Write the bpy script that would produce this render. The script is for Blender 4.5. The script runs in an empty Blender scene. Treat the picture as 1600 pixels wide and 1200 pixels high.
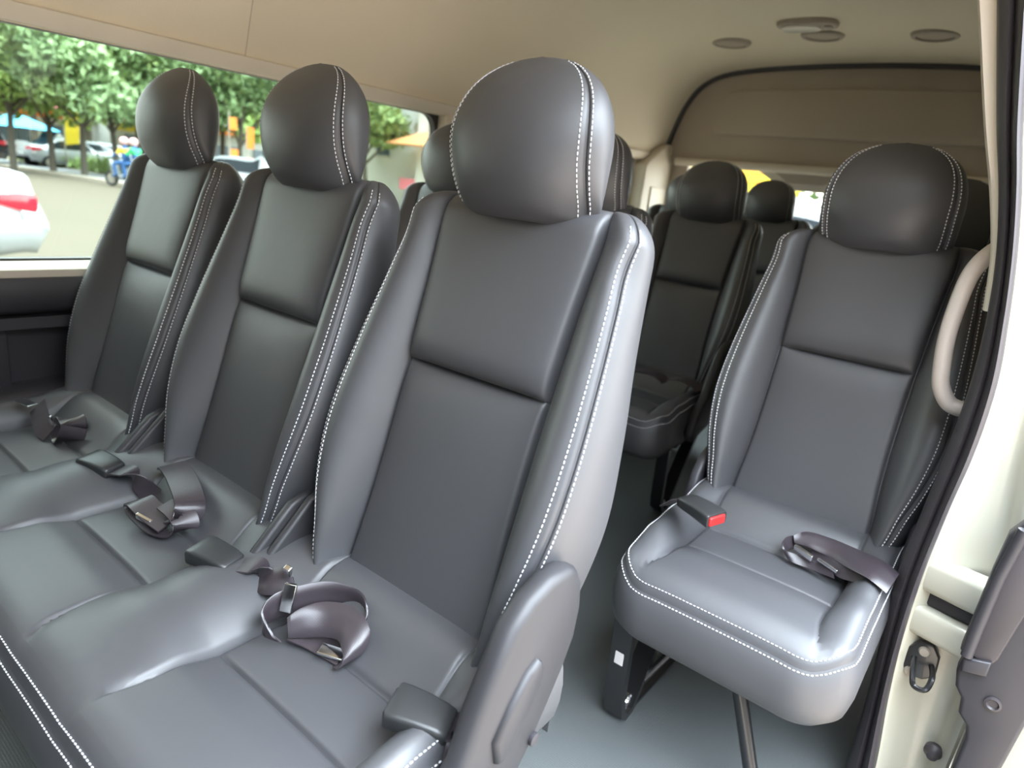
import bpy, math, random
import numpy as np
from mathutils import Matrix, Vector

random.seed(7); rng = np.random.default_rng(7)
SC = bpy.context.scene
COL = SC.collection
H = 0.98                       # camera height above the cabin floor (floor is z = 0)
GZ = H - 1.6                   # street level

# ------------------------------------------------------------------ camera
Xw = Vector((0.77427099, 0.25870641, -0.57755989))      # world axes in camera pixels (right, down, forward)
Yw = Vector((0.62330006, -0.15375645, 0.76671767))
Zw = Vector((0.10955122, -0.95364037, -0.28030088))
right = Vector((Xw[0], Yw[0], Zw[0])); up = -Vector((Xw[1], Yw[1], Zw[1])); back = -Vector((Xw[2], Yw[2], Zw[2]))
cd = bpy.data.cameras.new('camera'); cam = bpy.data.objects.new('camera', cd); COL.objects.link(cam)
m = Matrix((right, up, back)).transposed().to_4x4(); m.translation = Vector((0, 0, H)); cam.matrix_world = m
cd.sensor_fit = 'HORIZONTAL'; cd.sensor_width = 36.0; cd.lens = 1046.46 / 1600 * 36.0
cd.clip_start = 0.02; cd.clip_end = 400
cd.dof.use_dof = True; cd.dof.focus_distance = 0.95; cd.dof.aperture_fstop = 4.2
SC.camera = cam

# ------------------------------------------------------------------ light
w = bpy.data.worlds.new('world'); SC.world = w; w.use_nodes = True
nt = w.node_tree; nt.nodes.clear()
out = nt.nodes.new('ShaderNodeOutputWorld'); bg = nt.nodes.new('ShaderNodeBackground')
tc = nt.nodes.new('ShaderNodeTexCoord'); sep = nt.nodes.new('ShaderNodeSeparateXYZ'); cr = nt.nodes.new('ShaderNodeValToRGB')
nt.links.new(tc.outputs['Generated'], sep.inputs[0]); nt.links.new(sep.outputs['Z'], cr.inputs[0])
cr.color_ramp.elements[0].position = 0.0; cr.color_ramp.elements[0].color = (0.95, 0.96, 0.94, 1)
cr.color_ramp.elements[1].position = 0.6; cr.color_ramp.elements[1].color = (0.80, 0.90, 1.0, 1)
# overcast sky plus an added glow lobe over the door side, lighting the seats
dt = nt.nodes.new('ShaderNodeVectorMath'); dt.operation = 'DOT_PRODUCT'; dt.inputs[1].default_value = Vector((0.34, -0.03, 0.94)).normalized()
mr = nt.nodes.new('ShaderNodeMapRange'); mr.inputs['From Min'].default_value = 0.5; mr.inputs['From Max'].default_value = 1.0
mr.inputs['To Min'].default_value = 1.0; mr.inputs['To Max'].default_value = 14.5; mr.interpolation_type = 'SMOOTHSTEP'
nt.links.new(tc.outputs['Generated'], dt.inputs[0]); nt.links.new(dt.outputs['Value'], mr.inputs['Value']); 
# low sky dimmed toward the door side and front, added to cut frontal light
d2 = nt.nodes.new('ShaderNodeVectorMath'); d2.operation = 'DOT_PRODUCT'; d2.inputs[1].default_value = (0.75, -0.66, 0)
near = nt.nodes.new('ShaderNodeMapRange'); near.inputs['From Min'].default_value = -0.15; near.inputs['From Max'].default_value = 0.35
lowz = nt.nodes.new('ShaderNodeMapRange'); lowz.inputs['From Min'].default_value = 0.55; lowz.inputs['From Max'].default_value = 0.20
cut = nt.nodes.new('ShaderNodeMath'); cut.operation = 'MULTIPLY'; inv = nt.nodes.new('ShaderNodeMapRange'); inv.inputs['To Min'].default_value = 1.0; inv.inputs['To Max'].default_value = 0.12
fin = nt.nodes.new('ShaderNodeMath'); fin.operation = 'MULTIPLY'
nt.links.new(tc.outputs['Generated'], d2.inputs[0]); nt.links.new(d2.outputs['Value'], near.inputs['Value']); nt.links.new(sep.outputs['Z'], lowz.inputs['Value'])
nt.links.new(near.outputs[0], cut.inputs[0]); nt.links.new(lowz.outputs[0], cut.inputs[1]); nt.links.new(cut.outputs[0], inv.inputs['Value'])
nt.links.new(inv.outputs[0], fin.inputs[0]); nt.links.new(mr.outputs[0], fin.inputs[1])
# added sky glow low behind the van, to lift the rear ceiling
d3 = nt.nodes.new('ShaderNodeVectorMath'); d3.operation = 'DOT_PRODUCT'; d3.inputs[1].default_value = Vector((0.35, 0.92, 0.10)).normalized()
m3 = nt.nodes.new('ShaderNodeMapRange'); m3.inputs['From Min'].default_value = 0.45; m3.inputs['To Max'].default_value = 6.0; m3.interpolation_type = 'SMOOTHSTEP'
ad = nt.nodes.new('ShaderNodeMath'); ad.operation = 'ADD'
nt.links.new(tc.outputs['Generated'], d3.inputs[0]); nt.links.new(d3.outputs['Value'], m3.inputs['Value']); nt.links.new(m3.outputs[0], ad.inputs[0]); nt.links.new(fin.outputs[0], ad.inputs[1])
d4 = nt.nodes.new('ShaderNodeVectorMath'); d4.operation = 'DOT_PRODUCT'; d4.inputs[1].default_value = Vector((-0.85, 0.35, 0.40)).normalized()  # added glow on the window side, brightens the left seats and ceiling
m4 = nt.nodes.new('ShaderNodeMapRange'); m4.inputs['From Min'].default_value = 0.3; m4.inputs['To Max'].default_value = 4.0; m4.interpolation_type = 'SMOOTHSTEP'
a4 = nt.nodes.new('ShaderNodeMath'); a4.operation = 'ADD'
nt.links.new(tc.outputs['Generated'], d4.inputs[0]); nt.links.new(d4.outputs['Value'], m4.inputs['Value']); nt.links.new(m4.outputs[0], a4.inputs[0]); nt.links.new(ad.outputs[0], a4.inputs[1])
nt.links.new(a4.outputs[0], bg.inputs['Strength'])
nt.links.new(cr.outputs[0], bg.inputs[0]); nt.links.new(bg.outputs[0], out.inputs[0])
sd = bpy.data.lights.new('sun', 'SUN'); sun = bpy.data.objects.new('sun', sd); COL.objects.link(sun)
sd.energy = 1.0; sd.angle = math.radians(12); sd.color = (1.0, 0.95, 0.86)
sun.rotation_euler = Vector((-0.50, -0.18, 0.85)).to_track_quat('Z', 'Y').to_euler()
vs = SC.view_settings
vs.view_transform = 'Standard'; vs.look = 'None'; vs.gamma = 1.0; vs.use_curve_mapping = False
vs.exposure = 1.05
SC.cycles.max_bounces = 10; SC.cycles.diffuse_bounces = 6; SC.cycles.transparent_max_bounces = 16
SC.cycles.sample_clamp_indirect = 8.0

# ------------------------------------------------------------------ materials
def mat(name, col, rough=0.5, metal=0.0, bump=None, spec=0.5, coat=0.0, var=None, emis=None, trans=None):
    m = bpy.data.materials.new(name); m.use_nodes = True; n = m.node_tree; b = n.nodes['Principled BSDF']
    b.inputs['Base Color'].default_value = (*col, 1); b.inputs['Roughness'].default_value = rough
    b.inputs['Metallic'].default_value = metal; b.inputs['Specular IOR Level'].default_value = spec
    b.inputs['Coat Weight'].default_value = coat
    t = n.nodes.new('ShaderNodeTexCoord')
    if var:                                   # (scale, second colour)
        no = n.nodes.new('ShaderNodeTexNoise'); no.inputs['Scale'].default_value = var[0]; no.inputs['Detail'].default_value = 4
        mx = n.nodes.new('ShaderNodeMix'); mx.data_type = 'RGBA'
        mx.inputs[6].default_value = (*col, 1); mx.inputs[7].default_value = (*var[1], 1)
        n.links.new(t.outputs['Object'], no.inputs['Vector']); n.links.new(no.outputs['Fac'], mx.inputs[0])
        n.links.new(mx.outputs[2], b.inputs['Base Color'])
    if bump:                                  # (scale, strength, distance)
        no = n.nodes.new('ShaderNodeTexNoise'); no.inputs['Scale'].default_value = bump[0]; no.inputs['Detail'].default_value = 5
        bu = n.nodes.new('ShaderNodeBump'); bu.inputs['Strength'].default_value = bump[1]; bu.inputs['Distance'].default_value = bump[2]
        n.links.new(t.outputs['Object'], no.inputs['Vector']); n.links.new(no.outputs['Fac'], bu.inputs['Height'])
        n.links.new(bu.outputs[0], b.inputs['Normal'])
    if emis: b.inputs['Emission Color'].default_value = (*emis[0], 1); b.inputs['Emission Strength'].default_value = emis[1]
    return m

def leather_mat():
    m = mat('charcoal_leather', (0.055, 0.055, 0.060), 0.50, spec=0.8)
    n = m.node_tree; b = n.nodes['Principled BSDF']
    t = n.nodes.new('ShaderNodeTexCoord')
    vo = n.nodes.new('ShaderNodeTexVoronoi'); vo.inputs['Scale'].default_value = 900; vo.feature = 'DISTANCE_TO_EDGE'
    no = n.nodes.new('ShaderNodeTexNoise'); no.inputs['Scale'].default_value = 14; no.inputs['Detail'].default_value = 3
    n.links.new(t.outputs['Object'], vo.inputs['Vector']); n.links.new(t.outputs['Object'], no.inputs['Vector'])
    b1 = n.nodes.new('ShaderNodeBump'); b1.inputs['Strength'].default_value = 0.05; b1.inputs['Distance'].default_value = 0.0006
    b2 = n.nodes.new('ShaderNodeBump'); b2.inputs['Strength'].default_value = 0.10; b2.inputs['Distance'].default_value = 0.012
    n.links.new(vo.outputs['Distance'], b1.inputs['Height']); n.links.new(no.outputs['Fac'], b2.inputs['Height'])
    n.links.new(b1.outputs[0], b2.inputs['Normal']); n.links.new(b2.outputs[0], b.inputs['Normal'])
    return m

def floor_mat():
    m = mat('grey_vinyl', (0.095, 0.104, 0.104), 0.42)
    n = m.node_tree; b = n.nodes['Principled BSDF']; t = n.nodes.new('ShaderNodeTexCoord')
    vo = n.nodes.new('ShaderNodeTexVoronoi'); vo.inputs['Scale'].default_value = 230; vo.inputs['Randomness'].default_value = 0.15
    bu = n.nodes.new('ShaderNodeBump'); bu.inputs['Strength'].default_value = 0.5; bu.inputs['Distance'].default_value = 0.0015
    n.links.new(t.outputs['Object'], vo.inputs['Vector']); n.links.new(vo.outputs['Distance'], bu.inputs['Height']); n.links.new(bu.outputs[0], b.inputs['Normal'])
    return m

def brick_mat():
    m = mat('paving', (0.5, 0.4, 0.3), 0.85); n = m.node_tree; b = n.nodes['Principled BSDF']; t = n.nodes.new('ShaderNodeTexCoord')
    br = n.nodes.new('ShaderNodeTexBrick'); br.inputs['Scale'].default_value = 5
    br.inputs['Color1'].default_value = (0.34, 0.265, 0.20, 1); br.inputs['Color2'].default_value = (0.31, 0.235, 0.175, 1); br.inputs['Mortar'].default_value = (0.35, 0.27, 0.2, 1)
    br.inputs['Mortar Size'].default_value = 0.012
    n.links.new(t.outputs['Object'], br.inputs['Vector']); n.links.new(br.outputs['Color'], b.inputs['Base Color'])
    return m

def glass_mat(name, tint, gloss=0.012):
    m = bpy.data.materials.new(name); m.use_nodes = True; n = m.node_tree; n.nodes.clear()
    o = n.nodes.new('ShaderNodeOutputMaterial'); tr = n.nodes.new('ShaderNodeBsdfTransparent'); gl = n.nodes.new('ShaderNodeBsdfGlossy')
    mx = n.nodes.new('ShaderNodeMixShader'); mx.inputs[0].default_value = gloss
    tr.inputs[0].default_value = (*tint, 1); gl.inputs['Roughness'].default_value = 0.02
    n.links.new(tr.outputs[0], mx.inputs[1]); n.links.new(gl.outputs[0], mx.inputs[2]); n.links.new(mx.outputs[0], o.inputs[0])
    return m

def fabric_ribbon_mat():
    m = mat('seatbelt_webbing', (0.036, 0.028, 0.034), 0.36, spec=0.8)
    n = m.node_tree; b = n.nodes['Principled BSDF']; t = n.nodes.new('ShaderNodeTexCoord')
    wv = n.nodes.new('ShaderNodeTexWave'); wv.inputs['Scale'].default_value = 260; wv.bands_direction = 'DIAGONAL'
    bu = n.nodes.new('ShaderNodeBump'); bu.inputs['Strength'].default_value = 0.25; bu.inputs['Distance'].default_value = 0.0006
    n.links.new(t.outputs['Object'], wv.inputs['Vector']); n.links.new(wv.outputs['Fac'], bu.inputs['Height']); n.links.new(bu.outputs[0], b.inputs['Normal'])
    return m

M = dict(
    leather=leather_mat(), floor=floor_mat(), paving=brick_mat(), belt=fabric_ribbon_mat(),
    thread=mat('pale_thread', (0.72, 0.72, 0.74), 0.7),
    plastic=mat('grey_plastic', (0.027, 0.026, 0.029), 0.5, bump=(500, 0.08, 0.0005)),
    dplastic=mat('dark_plastic', (0.030, 0.028, 0.033), 0.5, bump=(400, 0.12, 0.0006)),
    buckle=mat('buckle_plastic', (0.026, 0.027, 0.028), 0.38, bump=(600, 0.05, 0.0004)),
    rubber=mat('door_rubber', (0.042, 0.036, 0.040), 0.45, bump=(300, 0.05, 0.0005)),
    chrome=mat('chrome', (0.85, 0.85, 0.86), 0.16, metal=1.0),
    steel=mat('black_steel', (0.012, 0.012, 0.013), 0.30, spec=0.6, coat=0.3),
    red=mat('red_plastic', (0.75, 0.02, 0.02), 0.35),
    white=mat('white_label', (0.75, 0.72, 0.72), 0.5),
    head=mat('headliner_cloth', (0.70, 0.625, 0.50), 0.95, bump=(350, 0.35, 0.0012), spec=0.1, var=(3, (0.68, 0.605, 0.48))),
    trim=mat('beige_trim', (0.68, 0.61, 0.51), 0.55),
    tailtrim=mat('tailgate_trim', (0.42, 0.36, 0.30), 0.75, spec=0.2, bump=(300, 0.15, 0.0008)),
    vent=mat('vent_grey', (0.33, 0.29, 0.24), 0.6),
    lens=mat('lamp_lens', (0.75, 0.72, 0.66), 0.2),
    grab=mat('grab_handle_plastic', (0.58, 0.51, 0.46), 0.4, bump=(500, 0.05, 0.0004)),
    paint=mat('cream_paint', (0.47, 0.455, 0.37), 0.28, coat=0.5),
    glass=glass_mat('window_glass', (0.74, 0.79, 0.75)), rglass=glass_mat('rear_glass', (0.92, 0.95, 0.93)), cglass=glass_mat('clear_glass', (0.93, 0.95, 0.94)),
    road=mat('road', (0.100, 0.080, 0.056), 0.9, var=(0.6, (0.088, 0.072, 0.052)), spec=0.2),
    walk=mat('asphalt', (0.20, 0.20, 0.21), 0.9, var=(1, (0.26, 0.25, 0.25))),
    kerb=mat('kerb_stone', (0.45, 0.38, 0.30), 0.9), dirt=mat('earth', (0.30, 0.24, 0.15), 0.95, var=(2, (0.2, 0.2, 0.1))),
    bark=mat('bark', (0.10, 0.085, 0.065), 0.9, bump=(20, 0.5, 0.02)),
    leaf=mat('leaf_green', (0.22, 0.31, 0.12), 0.7, var=(0.5, (0.30, 0.38, 0.14))),
    leafd=mat('leaf_dark', (0.18, 0.27, 0.13), 0.7, var=(0.5, (0.26, 0.36, 0.15))),
    leafl=mat('leaf_light', (0.34, 0.44, 0.12), 0.7, var=(0.5, (0.32, 0.46, 0.15))),
    carw=mat('white_car_paint', (0.36, 0.37, 0.38), 0.2, coat=0.8), cark=mat('black_car_paint', (0.02, 0.02, 0.025), 0.2, coat=0.8),
    cars=mat('silver_car_paint', (0.5, 0.52, 0.54), 0.25, metal=0.4, coat=0.6),
    carg=mat('car_glass', (0.02, 0.025, 0.03), 0.06, spec=0.8), tyre=mat('tyre', (0.02, 0.02, 0.02), 0.8),
    tail=mat('tail_lamp_red', (0.70, 0.01, 0.03), 0.12, coat=1.0), clear=mat('lamp_clear', (0.85, 0.80, 0.80), 0.12, coat=0.8),
    wall=mat('pale_render', (0.70, 0.70, 0.66), 0.85, var=(2, (0.62, 0.62, 0.60))), roof=mat('orange_tiles', (0.70, 0.30, 0.12), 0.8),
    pane=mat('dark_pane', (0.10, 0.13, 0.17), 0.15), wood=mat('orange_wood', (0.62, 0.28, 0.08), 0.6),
    yellow=mat('yellow_sign', (0.92, 0.66, 0.04), 0.6), orange=mat('orange_cloth', (0.90, 0.25, 0.04), 0.7),
    blue=mat('blue_awning', (0.08, 0.45, 0.75), 0.6), pink=mat('pink_banner', (0.85, 0.25, 0.30), 0.7),
    skin=mat('skin', (0.45, 0.28, 0.2), 0.6), jeans=mat('jeans', (0.04, 0.12, 0.30), 0.8), jy=mat('yellow_jacket', (0.9, 0.55, 0.05), 0.7),
    jg=mat('green_jacket', (0.05, 0.6, 0.15), 0.7), helmet=mat('pale_helmet', (0.8, 0.45, 0.45), 0.3), concrete=mat('concrete', (0.5, 0.49, 0.46), 0.9),
)
# window glass shades the street like privacy glass

# ------------------------------------------------------------------ helpers
class MB:
    """collects vertices and faces of one mesh"""
    def __init__(s): s.v = []; s.f = []; s.mi = []
    def add(s, v, f, mi=0):
        o = len(s.v); s.v += [tuple(map(float, p)) for p in v]; s.f += [tuple(i + o for i in q) for q in f]; s.mi += [mi] * len(f)
    def grid(s, P, closeu=False, flip=False, mi=0):
        n, k = P.shape[:2]; f = []
        for i in range(n - 1):
            for j in range(k - (0 if closeu else 1)):
                j2 = (j + 1) % k; q = (i * k + j, i * k + j2, (i + 1) * k + j2, (i + 1) * k + j)
                f.append(q[::-1] if flip else q)
        s.add(P.reshape(-1, 3), f, mi)
    def box(s, c, d, rot=None, mi=0, bev=0.0):
        x, y, z = [a / 2 for a in d]
        if bev <= 0:
            v = [Vector((a * x, b * y, e * z)) for a in (-1, 1) for b in (-1, 1) for e in (-1, 1)]
            f = [(0, 1, 3, 2), (4, 6, 7, 5), (0, 4, 5, 1), (2, 3, 7, 6), (0, 2, 6, 4), (1, 5, 7, 3)]
        else:                                    # rounded box as a loft of rounded rectangles
            b = min(bev, x * .98, y * .98, z * .98); rings = []
            def rr(ins, zz):
                r = max(b - ins, 0.0005); pts = []
                for q, (sx, sy) in enumerate(((1, 1), (-1, 1), (-1, -1), (1, -1))):
                    for t in range(5):
                        a = (q + t / 4) * math.pi / 2
                        pts.append(Vector((sx * (x - ins - r) + r * math.cos(a), sy * (y - ins - r) + r * math.sin(a), zz)))
                return pts
            for t in range(5):
                a = t / 4 * math.pi / 2; rings.append(rr(b * (1 - math.sin(a)), -z + b * (1 - math.cos(a))))
            for t in range(5):
                a = (4 - t) / 4 * math.pi / 2; rings.append(rr(b * (1 - math.sin(a)), z - b * (1 - math.cos(a))))
            v = [p for r in rings for p in r]; k = 20; f = []
            for i in range(9):
                for j in range(k): f.append((i * k + j, i * k + (j + 1) % k, (i + 1) * k + (j + 1) % k, (i + 1) * k + j))
            f.append(tuple(range(k))[::-1]); f.append(tuple(9 * k + j for j in range(k)))
        if rot is not None:
            v = [rot @ p for p in v]
        s.add([p + Vector(c) for p in v], f, mi)
    def tube(s, pts, r, n=10, cap=True, mi=0, sx=1.0):
        pts = [Vector(p) for p in pts]; k = len(pts)
        rr = r if hasattr(r, '__len__') else [r] * k
        rings = []; pn = None
        for i, p in enumerate(pts):
            t = (pts[min(i + 1, k - 1)] - pts[max(i - 1, 0)]).normalized()
            if pn is None:
                a = Vector((0, 0, 1)) if abs(t.z) < .9 else Vector((1, 0, 0)); pn = t.cross(a).normalized()
            pn = (pn - t * pn.dot(t)).normalized(); bn = t.cross(pn)
            rings.append([p + (pn * math.cos(2 * math.pi * j / n) * sx + bn * math.sin(2 * math.pi * j / n)) * rr[i] for j in range(n)])
        v = [q for rg in rings for q in rg]; f = []
        for i in range(k - 1):
            for j in range(n): f.append((i * n + j, i * n + (j + 1) % n, (i + 1) * n + (j + 1) % n, (i + 1) * n + j))
        if cap: f.append(tuple(range(n))[::-1]); f.append(tuple((k - 1) * n + j for j in range(n)))
        s.add(v, f, mi)
    def prism(s, poly, axis, a0, a1, mi=0, bev=0.0):
        """outline (2D) extruded along an axis, edges rounded by bev"""
        n = len(poly); P = [Vector((*p, 0)) for p in poly]
        area = sum(P[i].x * P[(i + 1) % n].y - P[(i + 1) % n].x * P[i].y for i in range(n))
        if area < 0: P = P[::-1]
        def inset(d):
            o = []
            for i in range(n):
                e1 = (P[i] - P[i - 1]).normalized(); e2 = (P[(i + 1) % n] - P[i]).normalized()
                n1 = Vector((-e1.y, e1.x, 0)); n2 = Vector((-e2.y, e2.x, 0)); b = n1 + n2
                b = b / max(b.length_squared / 2, .5) if b.length > 1e-6 else n1
                o.append(P[i] + b * d)
            return o
        lv = [(bev, a0), (bev * .3, a0 + bev * .3), (0, a0 + bev), (0, a1 - bev), (bev * .3, a1 - bev * .3), (bev, a1)] if bev > 0 else [(0, a0), (0, a1)]
        v = []
        for d, z in lv:
            for p in (inset(d) if d else P):
                v.append({'x': (z, p.x, p.y), 'y': (p.x, z, p.y), 'z': (p.x, p.y, z)}[axis])
        f = []
        for i in range(len(lv) - 1):
            for j in range(n): f.append((i * n + j, i * n + (j + 1) % n, (i + 1) * n + (j + 1) % n, (i + 1) * n + j))
        f.append(tuple(range(n))[::-1]); f.append(tuple((len(lv) - 1) * n + j for j in range(n)))
        s.add(v, f, mi)
    def lathe(s, prof, c, n=24, axis='z', mi=0):
        v = []; f = []
        for (r, h) in prof:
            for j in range(n):
                a = 2 * math.pi * j / n; p = (r * math.cos(a), r * math.sin(a), h)
                p = {'z': p, 'y': (p[0], p[2], p[1]), 'x': (p[2], p[0], p[1])}[axis]
                v.append(tuple(p[q] + c[q] for q in range(3)))
        for i in range(len(prof) - 1):
            for j in range(n): f.append((i * n + j, i * n + (j + 1) % n, (i + 1) * n + (j + 1) % n, (i + 1) * n + j))
        f.append(tuple(range(n))[::-1]); f.append(tuple((len(prof) - 1) * n + j for j in range(n)))
        s.add(v, f, mi)
    def build(s, name, mats, parent=None, smooth=True, angle=40, loc=(0, 0, 0)):
        me = bpy.data.meshes.new(name); me.from_pydata(s.v, [], s.f); me.update()
        import bmesh
        bm = bmesh.new(); bm.from_mesh(me); bmesh.ops.recalc_face_normals(bm, faces=bm.faces); bm.to_mesh(me); bm.free()
        for mm in (mats if isinstance(mats, (list, tuple)) else [mats]): me.materials.append(M[mm] if isinstance(mm, str) else mm)
        me.polygons.foreach_set('material_index', s.mi)
        if smooth:
            me.polygons.foreach_set('use_smooth', [True] * len(me.polygons))
            if angle < 180: me.set_sharp_from_angle(angle=math.radians(angle))
        o = bpy.data.objects.new(name, me); COL.objects.link(o); o.location = loc
        if parent: o.parent = parent
        return o

def tag(o, label, cat, group=None):
    o['label'] = label; o['category'] = cat
    if group: o['group'] = group
    return o
def thing(name, label, cat, loc=(0, 0, 0), rz=0, group=None):
    o = bpy.data.objects.new(name, None); COL.objects.link(o); o.location = loc; o.rotation_euler = (0, 0, rz)
    o.empty_display_size = 0.1
    return tag(o, label, cat, group)
def struct(o): o['kind'] = 'structure'; return o
def kids(o): return [c for c in bpy.data.objects if c.parent == o]
def copy_tree(o, parent=None):
    c = o.copy(); COL.objects.link(c)
    if parent: c.parent = parent
    for ch in kids(o): copy_tree(ch, c)
    return c
def sstep(a, b, x):
    t = np.clip((x - a) / (b - a), 0, 1); return t * t * (3 - 2 * t)
def spline(xs, ys):
    """monotone-ish smooth interpolation (Catmull-Rom) through the given points"""
    xs = np.array(xs, float); ys = np.array(ys, float); mt = np.gradient(ys, xs)
    def fn(x):
        x = np.clip(np.asarray(x, float), xs[0], xs[-1]); i = np.clip(np.searchsorted(xs, x) - 1, 0, len(xs) - 2)
        h = xs[i + 1] - xs[i]; t = (x - xs[i]) / h
        return (2*t**3 - 3*t**2 + 1) * ys[i] + (t**3 - 2*t**2 + t) * h * mt[i] + (-2*t**3 + 3*t**2) * ys[i + 1] + (t**3 - t**2) * h * mt[i + 1]
    return fn
def catmull(pts, n=8):
    pts = [np.array(p, float) for p in pts]; o = []
    for i in range(len(pts) - 1):
        p0 = pts[max(i - 1, 0)]; p1 = pts[i]; p2 = pts[i + 1]; p3 = pts[min(i + 2, len(pts) - 1)]
        for t in np.linspace(0, 1, n, endpoint=False):
            o.append(0.5 * (2 * p1 + (p2 - p0) * t + (2 * p0 - 5 * p1 + 4 * p2 - p3) * t * t + (3 * p1 - p0 - 3 * p2 + p3) * t ** 3))
    o.append(pts[-1]); return o
def cluster(a, b, n, centres=(), tight=0.0025, k=7):
    """sample positions from a to b with extra samples packed round each centre"""
    s = set(np.round(np.linspace(a, b, n), 6))
    for c in centres:
        for q in (-3, -2, -1.3, -.7, -.3, 0, .3, .7, 1.3, 2, 3):
            x = c + q * tight
            if a < x < b: s.add(round(x, 6))
    o = sorted(s); r = [o[0]]
    for x in o[1:]:
        if x - r[-1] > tight * .25: r.append(x)
    return np.array(r)
def stitches(mb, pts, nrm, pitch=0.0062, ln=0.0040, r=0.0008):
    """dashes of thread along a polyline that lies on a surface"""
    pts = np.array(pts); nrm = np.array(nrm); d = np.r_[0, np.cumsum(np.linalg.norm(np.diff(pts, axis=0), axis=1))]
    s = pitch / 2
    while s + ln < d[-1]:
        a = np.array([np.interp(s, d, pts[:, q]) for q in range(3)]); b = np.array([np.interp(s + ln, d, pts[:, q]) for q in range(3)])
        n = np.array([np.interp(s, d, nrm[:, q]) for q in range(3)]); n /= np.linalg.norm(n) + 1e-9
        t = b - a; t /= np.linalg.norm(t) + 1e-9; w = np.cross(n, t); c = (a + b) / 2 + n * r * .5
        v = []
        for e, k in ((-1, .35), (-.6, 1), (.6, 1), (1, .35)):
            for (p, q) in ((-1, -1), (1, -1), (.6, .9), (-.6, .9)):
                v.append(c + t * e * ln / 2 + w * p * r * k + n * q * r * k)
        f = [(0, 3, 2, 1), (12, 13, 14, 15)]
        for i in range(3):
            for j in range(4): f.append((i * 4 + j, i * 4 + (j + 1) % 4, (i + 1) * 4 + (j + 1) % 4, (i + 1) * 4 + j))
        mb.add(v, f); s += pitch
def surf_line(fn, path, eps=1e-4):
    """points and normals of a surface function along a path in its parameters"""
    P = []; N = []
    for a, b in path:
        p = fn(a, b); du = fn(a + eps, b) - p; dv = fn(a, b + eps) - p; n = np.cross(du, dv); n /= np.linalg.norm(n) + 1e-12
        P.append(p); N.append(n)
    return P, N
def ribbon(mb, pts, wid, width=0.046, th=0.0016):
    """strap: centre line pts, width direction per point"""
    n = len(pts); pts = [Vector(p) for p in pts]; ring = []
    for i in range(n):
        t = (pts[min(i + 1, n - 1)] - pts[max(i - 1, 0)]).normalized(); wv = Vector(wid[i]); wv = (wv - t * wv.dot(t)).normalized(); nn = t.cross(wv)
        a = width / 2
        ring += [pts[i] - wv * a, pts[i] - wv * a * .96 + nn * th, pts[i] + wv * a * .96 + nn * th, pts[i] + wv * a, pts[i] + wv * a * .96 - nn * th, pts[i] - wv * a * .96 - nn * th]
    f = []
    for i in range(n - 1):
        for j in range(6): f.append((i * 6 + j, i * 6 + (j + 1) % 6, (i + 1) * 6 + (j + 1) % 6, (i + 1) * 6 + j))
    f.append((0, 1, 2, 3, 4, 5)); f.append(tuple((n - 1) * 6 + j for j in range(6))[::-1])
    mb.add(ring, f)

# ------------------------------------------------------------------ backrest
TILT = math.radians(16.1)
UPV = np.array([0, math.sin(TILT), math.cos(TILT)]); FWD = np.array([0, -math.cos(TILT), math.sin(TILT)]); BASE = np.array([0, 0, 0.44])
HT = 0.553; HB0 = -0.075
f_us = spline([-.08, 0, .10, .30, .42, .53, .56], [.134, .131, .124, .1225, .126, .1325, .133])
f_ws = spline([-.08, 0, .04, .10, .14, .18, .24, .28, .36, .43, .48, .53, .56], [.158, .168, .174, .190, .198, .203, .204, .202, .195, .187, .181, .188, .196])
f_wo = spline([-.08, 0, .10, .18, .28, .40, .48, .56], [.172, .186, .208, .217, .212, .198, .190, .182])
f_hb = spline([-.08, 0, .10, .20, .30, .42, .50, .56], [.024, .034, .044, .042, .032, .018, .010, .004])
f_th = spline([-.08, .05, .15, .30, .45, .56], [.095, .105, .102, .086, .070, .062])
CR = 0.307                       # height of the seam across the panel
def endround(h):
    """0..1 thickness and corner loss near the top and bottom ends"""
    rt = .042; x = np.clip((h - (HT - rt)) / rt, 0, 1); th = np.sqrt(np.clip(1 - x ** 2.4, 0, 1))
    x2 = np.clip(((HB0 + .03) - h) / .03, 0, 1); th2 = np.sqrt(np.clip(1 - x2 ** 2, 0, 1))
    rc = .055; y = np.clip((h - (HT - rc)) / rc, 0, 1); loss = .052 * (1 - np.sqrt(np.clip(1 - y ** 2.2, 0, 1)))
    y2 = np.clip((.035 - h) / .11, 0, 1); loss2 = .03 * y2 ** 2
    return th * th2, loss + loss2
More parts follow.
